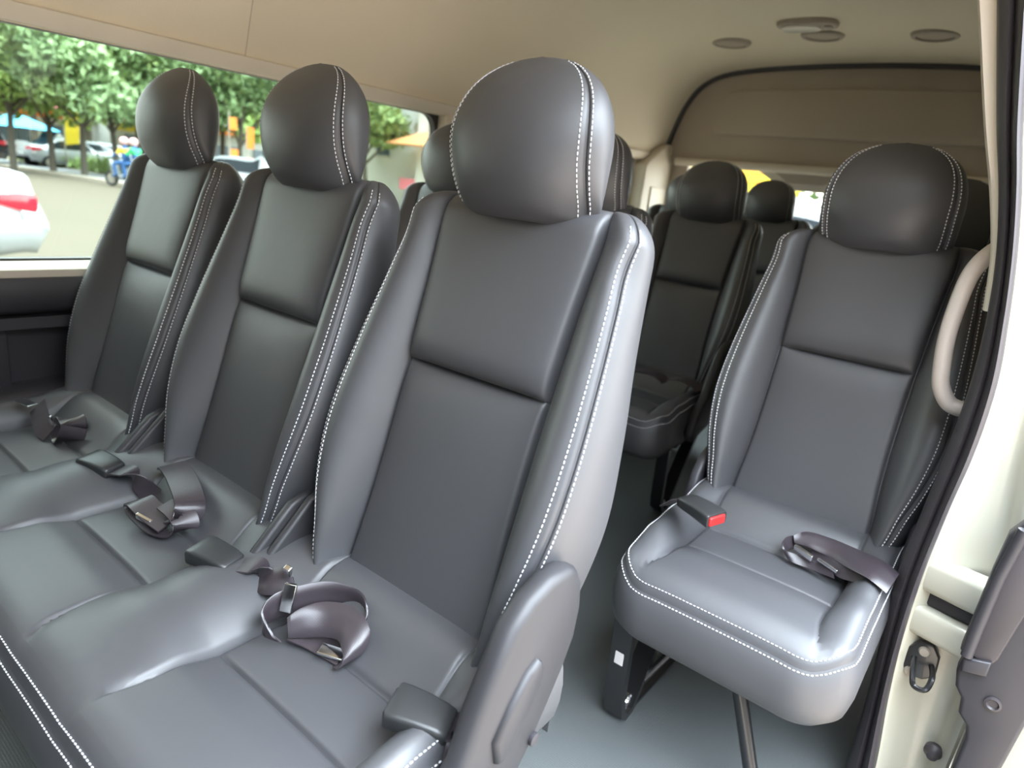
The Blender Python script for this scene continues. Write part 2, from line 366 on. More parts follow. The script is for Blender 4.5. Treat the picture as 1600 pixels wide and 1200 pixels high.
def back_uvd(s, h, mirror=1):
    """s: 0 centre .. 1 panel seam .. 2 stitched seam .. 3 back corner .. 4 centre of the back"""
    TH = float(f_th(h)); us = float(f_us(h)); ws = float(f_ws(h)); wo = float(f_wo(h)); hb = float(f_hb(h)); th, loss = endround(h)
    ws -= loss * (.30 if h > .3 else 1); wo -= loss; ws = min(ws, wo - .001); us = us - loss * .25
    us = min(us, ws - .012)
    if s <= 1:
        u = us * s
        up = h > CR
        if up:
            pil = .007 * math.sin(math.pi * min(1, (h - CR) / .26) * .5 + .0) if h < CR + .26 else .007
            edge = .020 * (1 - math.exp(-(h - CR) / .014)) * math.exp(-(h - CR) / .16)
            d = (pil + edge) * (1 - s ** 5) ** .6 + .001
        else:
            q = (CR - h); pil = .017 * (1 - math.exp(-q / .022)) * math.exp(-q / .9); d = (pil - .007) * (1 - s ** 4 * .85)
        g = .0055 * math.exp(-((h - CR) / .0032) ** 2)
        d -= g * (1 - s ** 8)
        g2 = (1 - s) * us
        d -= .0095 * math.exp(-(g2 / .0036) ** 2)
    elif s <= 2:
        t = s - 1; u = us + (ws - us) * t
        rise = math.sin(min(1, t / .72) * math.pi / 2) ** .9
        d = -.009 + (hb + .010 + .009) * rise - .010 * max(0, (t - .62) / .38) ** 2
        d0 = t * (ws - us)
        d -= .0025 * math.exp(-(d0 / .0025) ** 2)
        e = (1 - t) * (ws - us); g = .0032 * math.exp(-(e / .0022) ** 2); d -= g; u -= g * .5
    elif s <= 3:
        t = s - 2; P0 = (ws, hb); P1 = (wo + .010, hb - .016); P2 = (wo + .012, -TH + .028); P3 = (wo - .026, -TH)
        a = [(1 - t) ** 3, 3 * t * (1 - t) ** 2, 3 * t * t * (1 - t), t ** 3]
        u = sum(x * p[0] for x, p in zip(a, (P0, P1, P2, P3))); d = sum(x * p[1] for x, p in zip(a, (P0, P1, P2, P3)))
        e = t * .12; g = .0032 * math.exp(-(e / .0022) ** 2); d -= g; u -= g * .5
    else:
        t = s - 3; u = (wo - .026) * (1 - t); d = -TH - .006 * math.sin(t * math.pi / 2)
    c = -TH * .43
    if d > c: d = c + (d - c) * th
    else: d = c + (d - c) * th
    return u * mirror, d
def back_pt(s, h):
    """s signed: negative is the mirrored half"""
    u, d = back_uvd(min(abs(s), 4), h, 1 if s >= 0 else -1)
    return BASE + np.array([u, 0, 0]) + UPV * h + FWD * d
def make_backrest_mesh(parent):
    ss = [0, .15, .3, .45, .58, .7, .8, .87, .92, .95, .965, .975, .985, .993, 1.0, 1.015, 1.03, 1.05, 1.08, 1.13, 1.2, 1.3, 1.4, 1.5, 1.6, 1.7, 1.79, 1.87, 1.92, 1.95, 1.97, 1.985, 2.0,
          2.007, 2.015, 2.025, 2.045, 2.08, 2.14, 2.22, 2.32, 2.44, 2.56, 2.68, 2.8, 2.9, 3.0, 3.1, 3.4, 3.7, 4.0]
    loop = [-x for x in ss[::-1][1:]] + ss[1:]           # -3.7 .. 0 .. 4
    loop = [-x for x in ss[::-1][1:]]                    # -3.7 ... 0
    loop += ss[1:]                                       # ... 4.0
    hs = cluster(HB0 + .001, HT - .045, 60, (CR,), .0030)
    tail = HT - .045 + .045 * np.sin(np.linspace(0, np.pi / 2, 14))[1:]
    hs = np.r_[HB0, HB0 + .004, HB0 + .012, hs[3:], tail]
    P = np.array([[back_pt(s, h) for s in loop] for h in hs])
    mb = MB(); mb.grid(P, closeu=True)
    k = len(loop)
    mb.f.append(tuple(range(k))[::-1]); mb.mi.append(0)
    o = mb.build('backrest', 'leather', parent, angle=180)
    for sg in (1, -1):
        st = MB()
        for s0, in ((1.865,), (2.060,)):
            path = [(sg * s0, h) for h in np.linspace(-.03, HT - .022, 90)]
            Pn, N = surf_line(back_pt, path); N = [n if np.dot(n, FWD) + sg * n[0] > 0 else -n for n in N]
            stitches(st, Pn, N)
        st.build('stitching', 'thread', o, smooth=False)
    return o

# ------------------------------------------------------------------ headrest
HR0 = np.array([0, .130, 0.941])
HK = 1.07             # bottom centre in seat space
HRH = 0.186
hw_ = spline([0, .006, .018, .04, .065, .09, .115, .135, .152, .166, .177, .184, .186], [.100, .111, .117, .1205, .1215, .1215, .117, .109, .097, .080, .057, .028, .004])
hs_ = spline([0, .02, .04, .07, .10, .14, .17, .186], [-.026, -.012, .004, .020, .027, .022, .010, .000])
hf_ = spline([0, .01, .03, .06, .09, .12, .15, .172, .186], [.012, .028, .046, .058, .060, .054, .038, .018, .002])
hbk_ = spline([0, .01, .03, .06, .10, .13, .16, .18, .186], [.018, .034, .044, .048, .047, .042, .028, .010, .002])
TH2 = math.radians(9); HU = np.array([0, math.sin(TH2), math.cos(TH2)]); HF = np.array([0, -math.cos(TH2), math.sin(TH2)])
def head_pt(s, h, sc=1.0):
    """s 0 front centre, 1 seam at the front corner, 2 back corner, 3 back centre; signed"""
    sg = 1 if s >= 0 else -1; a = abs(s); h = min(max(h, 0), HRH * HK)
    h = h / HK; W = float(hw_(h)) * .972; F = float(hf_(h)); B = float(hbk_(h))
    k = .90; fs = float(hs_(h))            # depth of the seam: it swings back towards the chin and the crown
    if a <= 1:
        u = W * k * a; d = fs + (F - fs) * (1 - a ** 2.6)
        e = (1 - a) * W * k; g = .0032 * math.exp(-(e / .0022) ** 2); d -= g; u -= g * .4
    elif a <= 2:
        t = a - 1; P = ((W * k, fs), (W * 1.07, fs - .012), (W * 1.06, -B * .55), (W * .82, -B * .86))
        c = [(1 - t) ** 3, 3 * t * (1 - t) ** 2, 3 * t * t * (1 - t), t ** 3]
        u = sum(x * p[0] for x, p in zip(c, P)); d = sum(x * p[1] for x, p in zip(c, P))
        e = t * .09; g = .0032 * math.exp(-(e / .0022) ** 2); d -= g; u -= g * .4
    else:
        t = a - 2; u = W * .82 * (1 - t); d = -B * .86 - B * .14 * math.sin(t * math.pi / 2)
    return HR0 + np.array([u * sg, 0, 0]) + HU * h * HK + HF * d
def make_headrest_mesh(parent, stitched=True):
    ss = [0, .2, .4, .55, .7, .8, .88, .93, .96, .98, .99, 1.0, 1.01, 1.02, 1.04, 1.07, 1.12, 1.2, 1.3, 1.42, 1.55, 1.7, 1.85, 2.0, 2.2, 2.5, 3.0]
    loop = [-x for x in ss[::-1][1:]] + ss[1:]
    t = np.linspace(0, 1, 44); hs = HK * (HRH * (0.5 - 0.5 * np.cos(np.pi * t)) * .6 + HRH * t * .4)
    P = np.array([[head_pt(s, h) for s in loop] for h in hs])
    mb = MB(); mb.grid(P, closeu=True); k = len(loop)
    mb.f.append(tuple(range(k))[::-1]); mb.f.append(tuple((len(hs) - 1) * k + j for j in range(k))); mb.mi += [0, 0]
    o = mb.build('headrest', 'leather', parent, angle=180)
    for sg in (1, -1):
        st = MB()
        for s0 in (.935, 1.075):
            Pn, N = surf_line(head_pt, [(sg * s0, h) for h in np.linspace(.004, HRH * HK - .006, 60)]); N = [n if np.dot(n, HF) + sg * n[0] > 0 else -n for n in N]
            stitches(st, Pn, N)
        st.build('stitching', 'thread', o, smooth=False)
    for sg in (1, -1):
        p = MB(); b0 = BASE + UPV * .53; x = .080 * sg
        top = HR0 + HU * .03
        p.tube([(x, .158, .925), (x, .150, .985)], .0055, 12)
        p.build('headrest_post', 'chrome', o)
        g = MB(); g.lathe([(.015, 0), (.016, .006), (.012, .010), (.007, .011)], (x, .157, .952), 16); g.build('post_guide', 'dplastic', o)
    return o

# ------------------------------------------------------------------ cushion
def make_cushion(parent, centres, W0, W1, rear=0.085, front=-0.375, skirt=0.125, name='seat_cushion', flare=True):
    """one padded cushion from x=W0 to W1 with a pad for every seat centre"""
    us = .130
    xm = (W0 + W1) / 2; hw = (W1 - W0) / 2
    seams = [c + q * us for c in centres for q in (-1, 1)]
    xs = cluster(W0, W1, int(hw * 2 / .014), seams, .0030)
    e = np.array([.002, .005, .009, .014, .020]); xs = np.unique(np.round(np.r_[W0 + e, W1 - e, xs], 5))
    ytr = -.197; yrr = -.100
    tt = cluster(0, 1, 46, ((rear - ytr) / (rear - front), (rear - yrr) / (rear - front)), .006)
    tt = np.unique(np.round(np.r_[tt, 1 - e / .46], 5))
    def yfront(x):
        q = min(abs(x - xm) / hw, 1); k = max(0, (q * hw - (hw - .085)) / .085)
        return front + .075 * (1 - math.sqrt(max(0, 1 - k ** 2.3))) + .004 * (1 - k)
    def top(x, t):
        x = min(max(x, W0), W1); t = min(max(t, 0), 1)
        yf = yfront(x); y = rear + (yf - rear) * t
        c = min(centres, key=lambda q: abs(q - x)); u = abs(x - c)
        fl = .024 * max(0, (-.27 - y) / .10) ** 1.5 if flare else 0
        uc = us + fl
        # general height: slopes up to the rear roll, crowns at the pads
        z = .383
        rr = .058 * float(sstep(yrr - .006, -.02, y)); z += rr
        z += .012 * float(sstep(ytr, ytr - .06, y)) * (1 - float(sstep(-.32, -.375, y)) * .9)
        ov = max(0., -.33 - y) / .045; z -= .016 * ov ** 2
        side = u > uc
        amp = (.050 - rr * .75) * (1 - .97 * float(sstep(-.15, -.365, y)))
        if side:
            # distance to the neighbour pad or to the outer edge
            gap = (min([abs(q - c) for q in centres if abs(q - c) > .1 and (q - c) * (x - c) > 0], default=0))
            if gap: half = gap / 2 - uc; v = (u - uc) / max(half, .01)
            else: half = (abs((W1 if x > c else W0) - c)) - uc; v = min(1, (u - uc) / max(half * .62, .01))
            z += amp * math.sin(min(v, 1) * math.pi / 2) ** .8 + .001
            if gap == 0: z -= .012 * max(0, ((u - uc) / max(half, .01) - .55) / .45) ** 2
        else:
            v = u / uc; z += .005 * (1 - v ** 4)
            g = .0070 * math.exp(-((y - ytr) / .0036) ** 2) + (.0060 * math.exp(-((y - yrr) / .0038) ** 2))
            z -= g * (1 - v ** 10)
            if y > ytr: z -= .0035 * (1 - v ** 10) * math.exp(-(y - ytr) / .05)
        z -= .0045 * math.exp(-((u - uc) / .0034) ** 2) * float(sstep(.0, -.03, y)) * float(sstep(0, .03, y - yf))
        # distance to the sewn edge
        de = min(x - W0, W1 - x, (y - yf) if True else 9); de = max(de, 0)
        rnd = .020
        z -= .011 * (1 - math.sqrt(max(0, 1 - (1 - min(de / rnd, 1)) ** 2)))
        z -= .0025 * math.exp(-(de / .0022) ** 2)
        return np.array([x, y, z])
    P = np.array([[top(x, t) for x in xs] for t in tt])
    mb = MB(); mb.grid(P)
    # skirt: left side, front, right side
    edge = [P[i, 0] for i in range(len(tt))] + [P[-1, j] for j in range(1, len(xs) - 1)] + [P[i, -1] for i in range(len(tt) - 1, -1, -1)]
    edge = np.array(edge); tg = np.gradient(edge, axis=0); nr = np.cross(tg, np.array([0, 0, 1])); nr[:, 2] = 0; nr /= np.linalg.norm(nr, axis=1)[:, None] + 1e-9
    ctr = np.array([xm, (rear + front) / 2, 0]); sgn = np.sign(((edge - ctr) * nr).sum(1).mean()); nr *= sgn
    rows = []
    prof = [(0, 0), (.0012, .0025), (.003, .006), (.0055, .012), (.009, .024), (.012, .045), (.011, .070), (.006, .095), (-.004, 1.0), (-.02, 1.03), (-.05, 1.03)]
    bot = .383 - skirt
    def skirt_pt(i, dn, outw):
        p = edge[i].copy(); p += nr[i] * outw; p[2] = p[2] - dn; return p
    for (o_, dn) in prof:
        r = []
        for i in range(len(edge)):
            y = edge[i][1]; zb = bot - .030 * 0 + .035 * float(sstep(-.30, .02, y)); tot = edge[i][2] - zb
            dd = dn if dn < 1 else tot * dn
            if dn < 1: dd = dn * max(tot, .02) / .12
            r.append(skirt_pt(i, dd, o_ - (.012 if dn >= 1 else 0) * (1 if y < -.2 else .3)))
        rows.append(r)
    mb.grid(np.array(rows))
    r = rows[-1]; n0 = len(mb.v); mb.v += [tuple(p) for p in r] ; mb.f.append(tuple(range(n0, n0 + len(r)))); mb.mi.append(0)
    # back closing
    bk = [P[0, j] for j in range(len(xs))]; zb = rows[-1][0][2]
    mb.grid(np.array([bk, [np.array([p[0], p[1], zb]) for p in bk]]))
    o = mb.build(name, 'leather', parent, angle=50)
    st = MB(); up = np.array([0, 0, 1.])
    a = .0052
    # upper row: inset on the top surface, lower row on the skirt
    ins = []; nn = []
    for i in range(len(edge)):
        p = edge[i] - nr[i] * a; q = top(p[0], (rear - p[1]) / (rear - yfront(min(max(p[0], W0), W1)))); ins.append(q + np.array([0, 0, .0006])); nn.append(up * .7 + nr[i] * .7)
    stitches(st, ins, nn)
    low = [np.array(rows[1][i] * .4 + rows[2][i] * .6) + nr[i] * .0006 for i in range(len(edge))]
    stitches(st, low, list(nr))
    st.build('stitching', 'thread', o, smooth=False)
    return o

# ------------------------------------------------------------------ seats
def v_leg(name, parent, x, y0=-.10, mount=.30, label=None):
    """flat steel strap bent to a V, foot bolted on the floor"""
    mb = MB(); w = .040; t = .014
    pts = [(x, y0 - .055, mount), (x, y0 - .040, .06), (x, y0 - .030, .022), (x, y0 - .012, .008), (x, y0 + .010, .012), (x, y0 + .030, .04), (x, y0 + .19, mount)]
    pts = [Vector(p) for p in pts]; n = len(pts); v = []; f = []
    for i in range(n):
        tg = (pts[min(i + 1, n - 1)] - pts[max(i - 1, 0)]).normalized(); nn = Vector((1, 0, 0)).cross(tg)
        for a, b in ((-1, -1), (1, -1), (1, 1), (-1, 1)): v.append(pts[i] + Vector((1, 0, 0)) * a * w / 2 + nn * b * t / 2)
    for i in range(n - 1):
        for j in range(4): f.append((i * 4 + j, i * 4 + (j + 1) % 4, (i + 1) * 4 + (j + 1) % 4, (i + 1) * 4 + j))
    f += [(3, 2, 1, 0), tuple((n - 1) * 4 + j for j in range(4))]
    mb.add(v, f)
    o = mb.build(name, 'steel', parent, angle=35)
    b = MB(); b.lathe([(.011, 0), (.011, .008), (.007, .012), (.006, .020)], (x + .002, y0 + .012, .018), 8); b.build('bolt', 'chrome', o)
    return o

def make_seat(name, label, cat, centres, x, y, group=None, legs=(), dz=0, cushion=True, recl=True, hscale=1.0):
    t = thing(name, label, cat, (x, y, dz), 0, group)
    W0 = min(centres) - .192; W1 = max(centres) + .192
    if cushion: make_cushion(t, centres, W0, W1)
    for c in centres:
        b = copy_tree(PB, t); b.location = (c, 0, 0)
        h = copy_tree(PH, t); h.location = (c, 0, 0)
        if hscale != 1.0:
            h.scale = (hscale, hscale, hscale); h.location = (c, HR0[1] * (1 - hscale), HR0[2] * (1 - hscale))
    fr = MB()
    fr.tube([(W0 + .03, -.30, .262), (W1 - .03, -.30, .262)], .014); fr.tube([(W0 + .03, .03, .300), (W1 - .03, .03, .300)], .014)
    for xx in (W0 + .06, W1 - .06): fr.tube([(xx, -.30, .262), (xx, .03, .300)], .013)
    fr.build('seat_frame', 'steel', t)
    for k in legs: v_leg('leg', t, k)
    return t

proto = bpy.data.objects.new('proto', None); COL.objects.link(proto)
PB = make_backrest_mesh(proto); PH = make_headrest_mesh(proto)

A0 = -0.5525; YA = 0.56
G_SEAT = None
row1 = make_seat('bench_seat', 'front three-seat bench in charcoal leather with white stitching, nearest the camera', 'seat', (0, -.45, -.912), A0, YA, legs=(.10, -.55, -1.0))
row2l = make_seat('bench_seat', 'two-seat bench beside the side window, directly behind the front three-seat bench', 'seat', (0, -.45), -.94, YA + .749, legs=(.05, -.5))
single = make_seat('single_seat', 'single charcoal leather seat beside the door frame, red seatbelt buckle on its cushion', 'seat', (0,), A0 + .29, YA + .749)
row3l = make_seat('bench_seat', 'two-seat bench seen through the aisle, behind the second-row seats', 'seat', (0, -.45), A0 - .384, YA + 1.509, legs=(.13, -.5))
row3s = make_seat('single_seat', 'single seat mostly hidden directly behind the seat with the red buckle', 'seat', (0,), A0 + .31, YA + 1.509, legs=(.12,))
row4 = make_seat('bench_seat', 'rearmost four-seat bench with small headrests against the tailgate', 'seat', (0, -.38, -.76, -1.13), -.225, YA + 2.25, legs=(.1, -.6, -1.2), dz=.015, hscale=.88)
for o in kids(proto):
    for c in kids(o):
        for d in kids(c): bpy.data.objects.remove(d)
        bpy.data.objects.remove(c)
    bpy.data.objects.remove(o)
bpy.data.objects.remove(proto)

# the single seat's legs and the sticker on the strap
sl = v_leg('leg', single, -.175, y0=-.245, mount=.29)
mb = MB(); mb.box((-.175, -.2985, .165), (.018, .0016, .040), bev=.0007); mb.build('sticker', 'white', sl)['label'] = 'small white sticker'
mb = MB(); mb.tube([(-.02, -.22, .29), (.045, -.245, .15), (.11, -.27, .0)], .013); mb.build('leg', 'steel', single)
mb = MB(); mb.box((-.175, -.10, .006), (.030, .24, .010), bev=.003); mb.build('foot_plate', 'steel', single)
mb = MB(); mb.tube([(-.175, -.22, .03), (-.07, -.05, .24)], .008); mb.build('brace', 'steel', single)

# hinge covers of the recliners
def recliner(parent, x, lever=True, s=1):
    o1 = [(.004, .595), (.020, .588), (.034, .565), (.040, .53), (.036, .49), (.020, .455), (.002, .425), (-.030, .375), (-.060, .34), (-.20, .30), (-.215, .33), (-.19, .385), (-.147, .433), (-.13, .483), (-.108, .527), (-.089, .561), (-.061, .583), (-.03, .594)]
    mb = MB(); mb.prism(o1, 'x', x - .010, x + .020, bev=.010); o = mb.build('recliner_cover', 'plastic', parent, angle=60)
    if lever:
        lv = [(-.045, .508), (-.036, .500), (-.034, .474), (-.060, .440), (-.088, .405), (-.100, .408), (-.108, .440), (-.085, .475), (-.062, .500)]
        mb = MB(); mb.prism(lv, 'x', x + .006, x + .0275, bev=.006); mb.build('recliner_lever', 'plastic', o, angle=60)
        mb = MB(); mb.lathe([(.007, 0), (.008, .002), (.008, .006), (.004, .007)], (x + .0185, -.03, .392), 14, 'x'); mb.build('screw_cap', 'dplastic', o)
    return o
recliner(row1, .218)
for c in (-.225, -.68):
    oo = [(-.12, .40), (-.095, .43), (-.055, .47), (-.03, .495), (-.005, .505), (.02, .50), (.05, .56), (.09, .56), (.09, .36), (-.12, .36)]
    mb = MB(); mb.prism(oo, 'x', c - .019, c - .002, bev=.006); mb.build('hinge_cover', 'plastic', row1, angle=60)
    mb = MB(); mb.prism([(a + .02, b + .01) for a, b in oo], 'x', c + .002, c + .018, bev=.006); mb.build('hinge_cover', 'plastic', row1, angle=60)
recliner(row3l, .214); recliner(row2l, .214)
for xx in (-.200, .200):
    mb = MB(); mb.prism([(-.05, .40), (-.03, .455), (.0, .49), (.03, .50), (.06, .56), (.09, .56), (.10, .36), (-.04, .34)], 'x', xx - .010, xx + .010, bev=.006); mb.build('hinge_cover', 'dplastic', single, angle=60)

# ------------------------------------------------------------------ seat belts
def Rz(a): return Matrix.Rotation(a, 3, 'Z')
def euler(rx, ry, rz): return (Matrix.Rotation(rz, 3, 'Z') @ Matrix.Rotation(ry, 3, 'Y') @ Matrix.Rotation(rx, 3, 'X'))
def buckle(label, c, rot, red=False, tail=None, L=.078):
    """casing with a release button at its front end and a short webbing tail; +x is the button end"""
    t = thing('belt_buckle', label, 'seatbelt buckle', c)
    mb = MB(); P = []
    prof = [(-.5, .017, .007), (-.47, .0195, .009), (-.3, .021, .0108), (0, .0225, .0118), (.3, .024, .0124), (.47, .0245, .012), (.5, .0235, .011)]
    for (a, w, hh) in prof:
        r = []
        for q, (sx, sy) in enumerate(((1, 1), (-1, 1), (-1, -1), (1, -1))):
            for k in range(5):
                an = (q + k / 4) * math.pi / 2; rd = .0055
                r.append(rot @ Vector((a * L, sx * (w - rd) + rd * math.cos(an), sy * (hh - rd) + rd * math.sin(an) + .002 * (1 - (a * 2) ** 2))))
        P.append([tuple(v) for v in r])
    mb.grid(np.array(P), closeu=True); k = 20; mb.f.append(tuple(range(k))[::-1]); mb.f.append(tuple(6 * k + j for j in range(k))); mb.mi += [0, 0]
    mb.build('buckle_casing', 'buckle', t, angle=50)
    mb = MB(); mb.box(rot @ Vector((L * .5 - .001, 0, -.001)), (.009, .037, .017), rot, bev=.003); mb.build('release_button', 'red' if red else 'dplastic', t)
    if tail:
        mb = MB(); pts = catmull([rot @ Vector((-L * .47, 0, 0))] + [Vector(p) - Vector(c) for p in tail[0]], 6)
        a = rot @ Vector((0, 1, 0)); b = Vector(tail[1]); n = len(pts)
        ribbon(mb, pts, [a.lerp(b, i / (n - 1)) for i in range(n)], .036); mb.build('webbing', 'belt', t)
    return t

def shrink(c, k):                      # narrower lap buckle
    for o in kids(c): o.scale = (k, k, k)
def zr(deg): return Matrix.Rotation(math.radians(deg), 3, 'Z')
def orient(dx, dy, dz=0.0, roll=0.0):
    x = Vector((dx, dy, dz)).normalized(); z = Vector((0, 0, 1)); y = z.cross(x).normalized(); z = x.cross(y)
    return Matrix((x, y, z)).transposed() @ Matrix.Rotation(math.radians(roll), 3, 'X')
buckle('closed black belt buckle by the grey recliner cover, nearest the camera', (-.398, .436, .428), orient(-.92, -.40, .10, -8), tail=([(-.352, .452, .432), (-.342, .440, .415), (-.338, .425, .375)], (.35, .93, .1)), L=.070)
buckle('closed black belt buckle between the near and middle seat backs', (-.815, .432, .430), orient(-.95, -.25, .05, -6), tail=([(-.750, .455, .437), (-.728, .458, .425), (-.705, .470, .395)], (.5, .85, 0)), L=.070)
buckle('closed black belt buckle in front of the seat back farthest left', (-1.213, .436, .430), orient(-.95, -.25, .05, -6), tail=([(-1.15, .455, .435), (-1.13, .462, .420), (-1.11, .48, .39)], (.5, .85, 0)), L=.070)
buckle('belt buckle with a red release button on the single seat', (-.372, 1.088, .470), orient(.93, -.36, .0, 4), red=True, tail=([(-.418, 1.105, .468), (-.445, 1.118, .440)], (.36, .93, 0)), L=.080)

def edge_ribbon(mb, A, B, c, th=.0014, n=7):
    """strap given by its two edges"""
    A = [Vector(p) - c for p in catmull(A, n)]; B = [Vector(p) - c for p in catmull(B, n)]; k = len(A); ring = []
    for i in range(k):
        t = (A[min(i + 1, k - 1)] + B[min(i + 1, k - 1)] - A[max(i - 1, 0)] - B[max(i - 1, 0)]).normalized(); w_ = (B[i] - A[i]); nn = t.cross(w_).normalized() * th
        q = [A[i].lerp(B[i], f) for f in (.03, .35, .65, .97)]
        ring += [A[i]] + [p + nn for p in q] + [B[i]] + [p - nn for p in q[::-1]]
    f = []
    for i in range(k - 1):
        for j in range(10): f.append((i * 10 + j, i * 10 + (j + 1) % 10, (i + 1) * 10 + (j + 1) % 10, (i + 1) * 10 + j))
    f.append(tuple(range(10))); f.append(tuple((k - 1) * 10 + j for j in range(10))[::-1]); mb.add(ring, f)
def lap_belt(label, webs, metals, group=None, c=None):
    c = Vector(c); t = thing('lap_belt', label, 'seat belt', c); mb = MB()
    for pts, wd, width in webs:
        if width is None: edge_ribbon(mb, pts, wd, c); continue
        P = catmull([Vector(p) - c for p in pts], 7); W = catmull(wd, 7); ribbon(mb, P, [tuple(q) for q in W], width)
    mb.build('webbing', 'belt', t, angle=60)
    for pos, dims, rot, nm in metals:
        mb = MB(); mb.box(Vector(pos) - c, dims, rot, bev=.0012); mb.build(nm, 'chrome', t)
    return t
U = (0, .25, 1)
lap_belt('loose black lap belt looped on the nearest seat cushion with its chrome tongue', [
    ([(-0.641, 0.412, 0.405), (-0.666, 0.412, 0.428), (-0.669, 0.430, 0.443), (-0.660, 0.458, 0.448), (-0.639, 0.490, 0.452), (-0.611, 0.508, 0.450), (-0.588, 0.511, 0.446), (-0.571, 0.503, 0.430), (-0.572, 0.486, 0.415)],
     [(-0.632, 0.418, 0.398), (-0.659, 0.411, 0.396), (-0.670, 0.423, 0.402), (-0.657, 0.452, 0.410), (-0.637, 0.489, 0.414), (-0.613, 0.509, 0.414), (-0.592, 0.514, 0.412), (-0.571, 0.505, 0.402), (-0.569, 0.486, 0.398)], None),
    ([(-0.635, 0.428, 0.428), (-0.631, 0.445, 0.436), (-0.619, 0.470, 0.440), (-0.590, 0.488, 0.442), (-0.559, 0.490, 0.438), (-0.541, 0.485, 0.425), (-0.540, 0.472, 0.406), (-0.552, 0.462, 0.396)],
     [(-0.630, 0.427, 0.400), (-0.616, 0.441, 0.402), (-0.594, 0.454, 0.408), (-0.572, 0.458, 0.414), (-0.556, 0.452, 0.414), (-0.546, 0.447, 0.408), (-0.546, 0.440, 0.398), (-0.556, 0.440, 0.392)], None),
    ([(-0.648, 0.440, 0.400), (-0.619, 0.462, 0.398), (-0.584, 0.484, 0.395)], [(-0.632, 0.426, 0.396), (-0.600, 0.438, 0.393), (-0.556, 0.447, 0.391)], None),
    ([(-0.750, 0.458, 0.425), (-0.722, 0.466, 0.444), (-0.702, 0.472, 0.450), (-0.684, 0.471, 0.440), (-0.676, 0.466, 0.420)], [(-0.735, 0.440, 0.412), (-0.709, 0.440, 0.418), (-0.692, 0.450, 0.420), (-0.680, 0.455, 0.412), (-0.672, 0.455, 0.402)], None)],
    [((-.690, .466, .448), (.010, .008, .034), euler(.4, .25, .3), 'belt_tongue'), ((-.655, .443, .440), (.016, .006, .038), euler(-.25, .1, .6), 'belt_adjuster'), ((-.573, .452, .399), (.034, .018, .004), euler(.1, .1, .5), 'belt_plate')],
    c=(-.60, .44, .405))
lap_belt('folded black lap belt in front of the middle seat back', [
    ([(-1.125, .515, .440), (-1.095, .505, .452), (-1.05, .495, .455), (-.995, .480, .450), (-.965, .470, .440), (-.962, .462, .424), (-.985, .455, .415)],
     [(.3, .9, .2), (.3, .9, .1), (.4, .9, .1), (.45, .9, .05), (.45, .85, -.1), (.45, .85, .1), (.4, .85, .2)], .046),
    ([(-.975, .440, .412), (-1.010, .432, .420), (-1.045, .428, .428), (-1.062, .430, .418), (-1.045, .430, .408), (-1.000, .435, .400), (-.965, .448, .402), (-.950, .455, .415), (-.965, .455, .430), (-1.0, .452, .437)],
     [(.3, .9, .2)] * 10, .040)],
    [((-1.010, .418, .414), (.030, .006, .010), euler(.2, .2, .35), 'belt_tongue')], c=(-1.01, .45, .41))
cc = Vector((-1.455, .475, .42)); coil = [(cc.x + (.004 + .0042 * a) * math.cos(a) * 1.15, cc.y - .002 * a + (.004 + .0042 * a) * math.sin(a) * .3, cc.z + (.004 + .0042 * a) * math.sin(a)) for a in np.linspace(0, 6.6, 16)]
lap_belt('rolled-up black lap belt by the dark side panel under the window', [
    (coil, [(.55, .8, .15)] * 16, .046),
    ([(-1.475, .44, .405), (-1.50, .435, .415), (-1.53, .440, .432), (-1.555, .445, .438)], [(.2, .6, .7)] * 4, .040)],
    [((-1.575, .432, .442), (.040, .022, .004), euler(0, .1, .3), 'belt_tongue'), ((-1.478, .444, .430), (.008, .006, .024), euler(.2, 0, .3), 'belt_adjuster')], c=cc)
lap_belt('black lap belt lying over the rear of the single seat cushion', [
    ([(-0.236, 1.212, 0.432), (-0.217, 1.227, 0.442), (-0.176, 1.231, 0.444), (-0.132, 1.222, 0.446), (-0.089, 1.201, 0.452), (-0.062, 1.19, 0.445)], [(-0.230, 1.207, 0.420), (-0.202, 1.202, 0.424), (-0.162, 1.194, 0.424), (-0.125, 1.160, 0.434), (-0.097, 1.139, 0.440), (-0.068, 1.135, 0.430)], None),
    ([(-0.186, 1.226, 0.432), (-0.224, 1.228, 0.430), (-0.243, 1.208, 0.428), (-0.247, 1.191, 0.418), (-0.236, 1.186, 0.410), (-0.203, 1.192, 0.410), (-0.157, 1.176, 0.416)], [(-0.183, 1.226, 0.416), (-0.220, 1.224, 0.412), (-0.234, 1.210, 0.408), (-0.237, 1.196, 0.400), (-0.222, 1.180, 0.396), (-0.192, 1.180, 0.396), (-0.149, 1.170, 0.402)], None),
    ([(-0.20, 1.212, 0.428), (-0.17, 1.200, 0.426), (-0.14, 1.182, 0.426), (-0.10, 1.165, 0.434)], [(-0.20, 1.206, 0.406), (-0.17, 1.192, 0.404), (-0.14, 1.172, 0.406), (-0.10, 1.155, 0.420)], None)],
    [((-.208, 1.184, .420), (.036, .006, .012), euler(.3, .15, -.25), 'belt_tongue'), ((-.165, 1.176, .418), (.038, .005, .006), euler(0, .1, -.3), 'belt_adjuster')], c=(-.17, 1.19, .41))
lap_belt('black lap belt lying on the two-seat bench cushion across the aisle', [
    ([(-.97, 1.90, .455), (-.92, 1.90, .468), (-.87, 1.91, .465), (-.84, 1.91, .450)], [(.2, 1, .1)] * 4, .046), ([(-.84, 1.93, .455), (-.80, 1.935, .468), (-.76, 1.935, .462), (-.73, 1.93, .448)], [(.2, 1, .1)] * 4, .046)],
    [], c=(-.85, 1.91, .44))

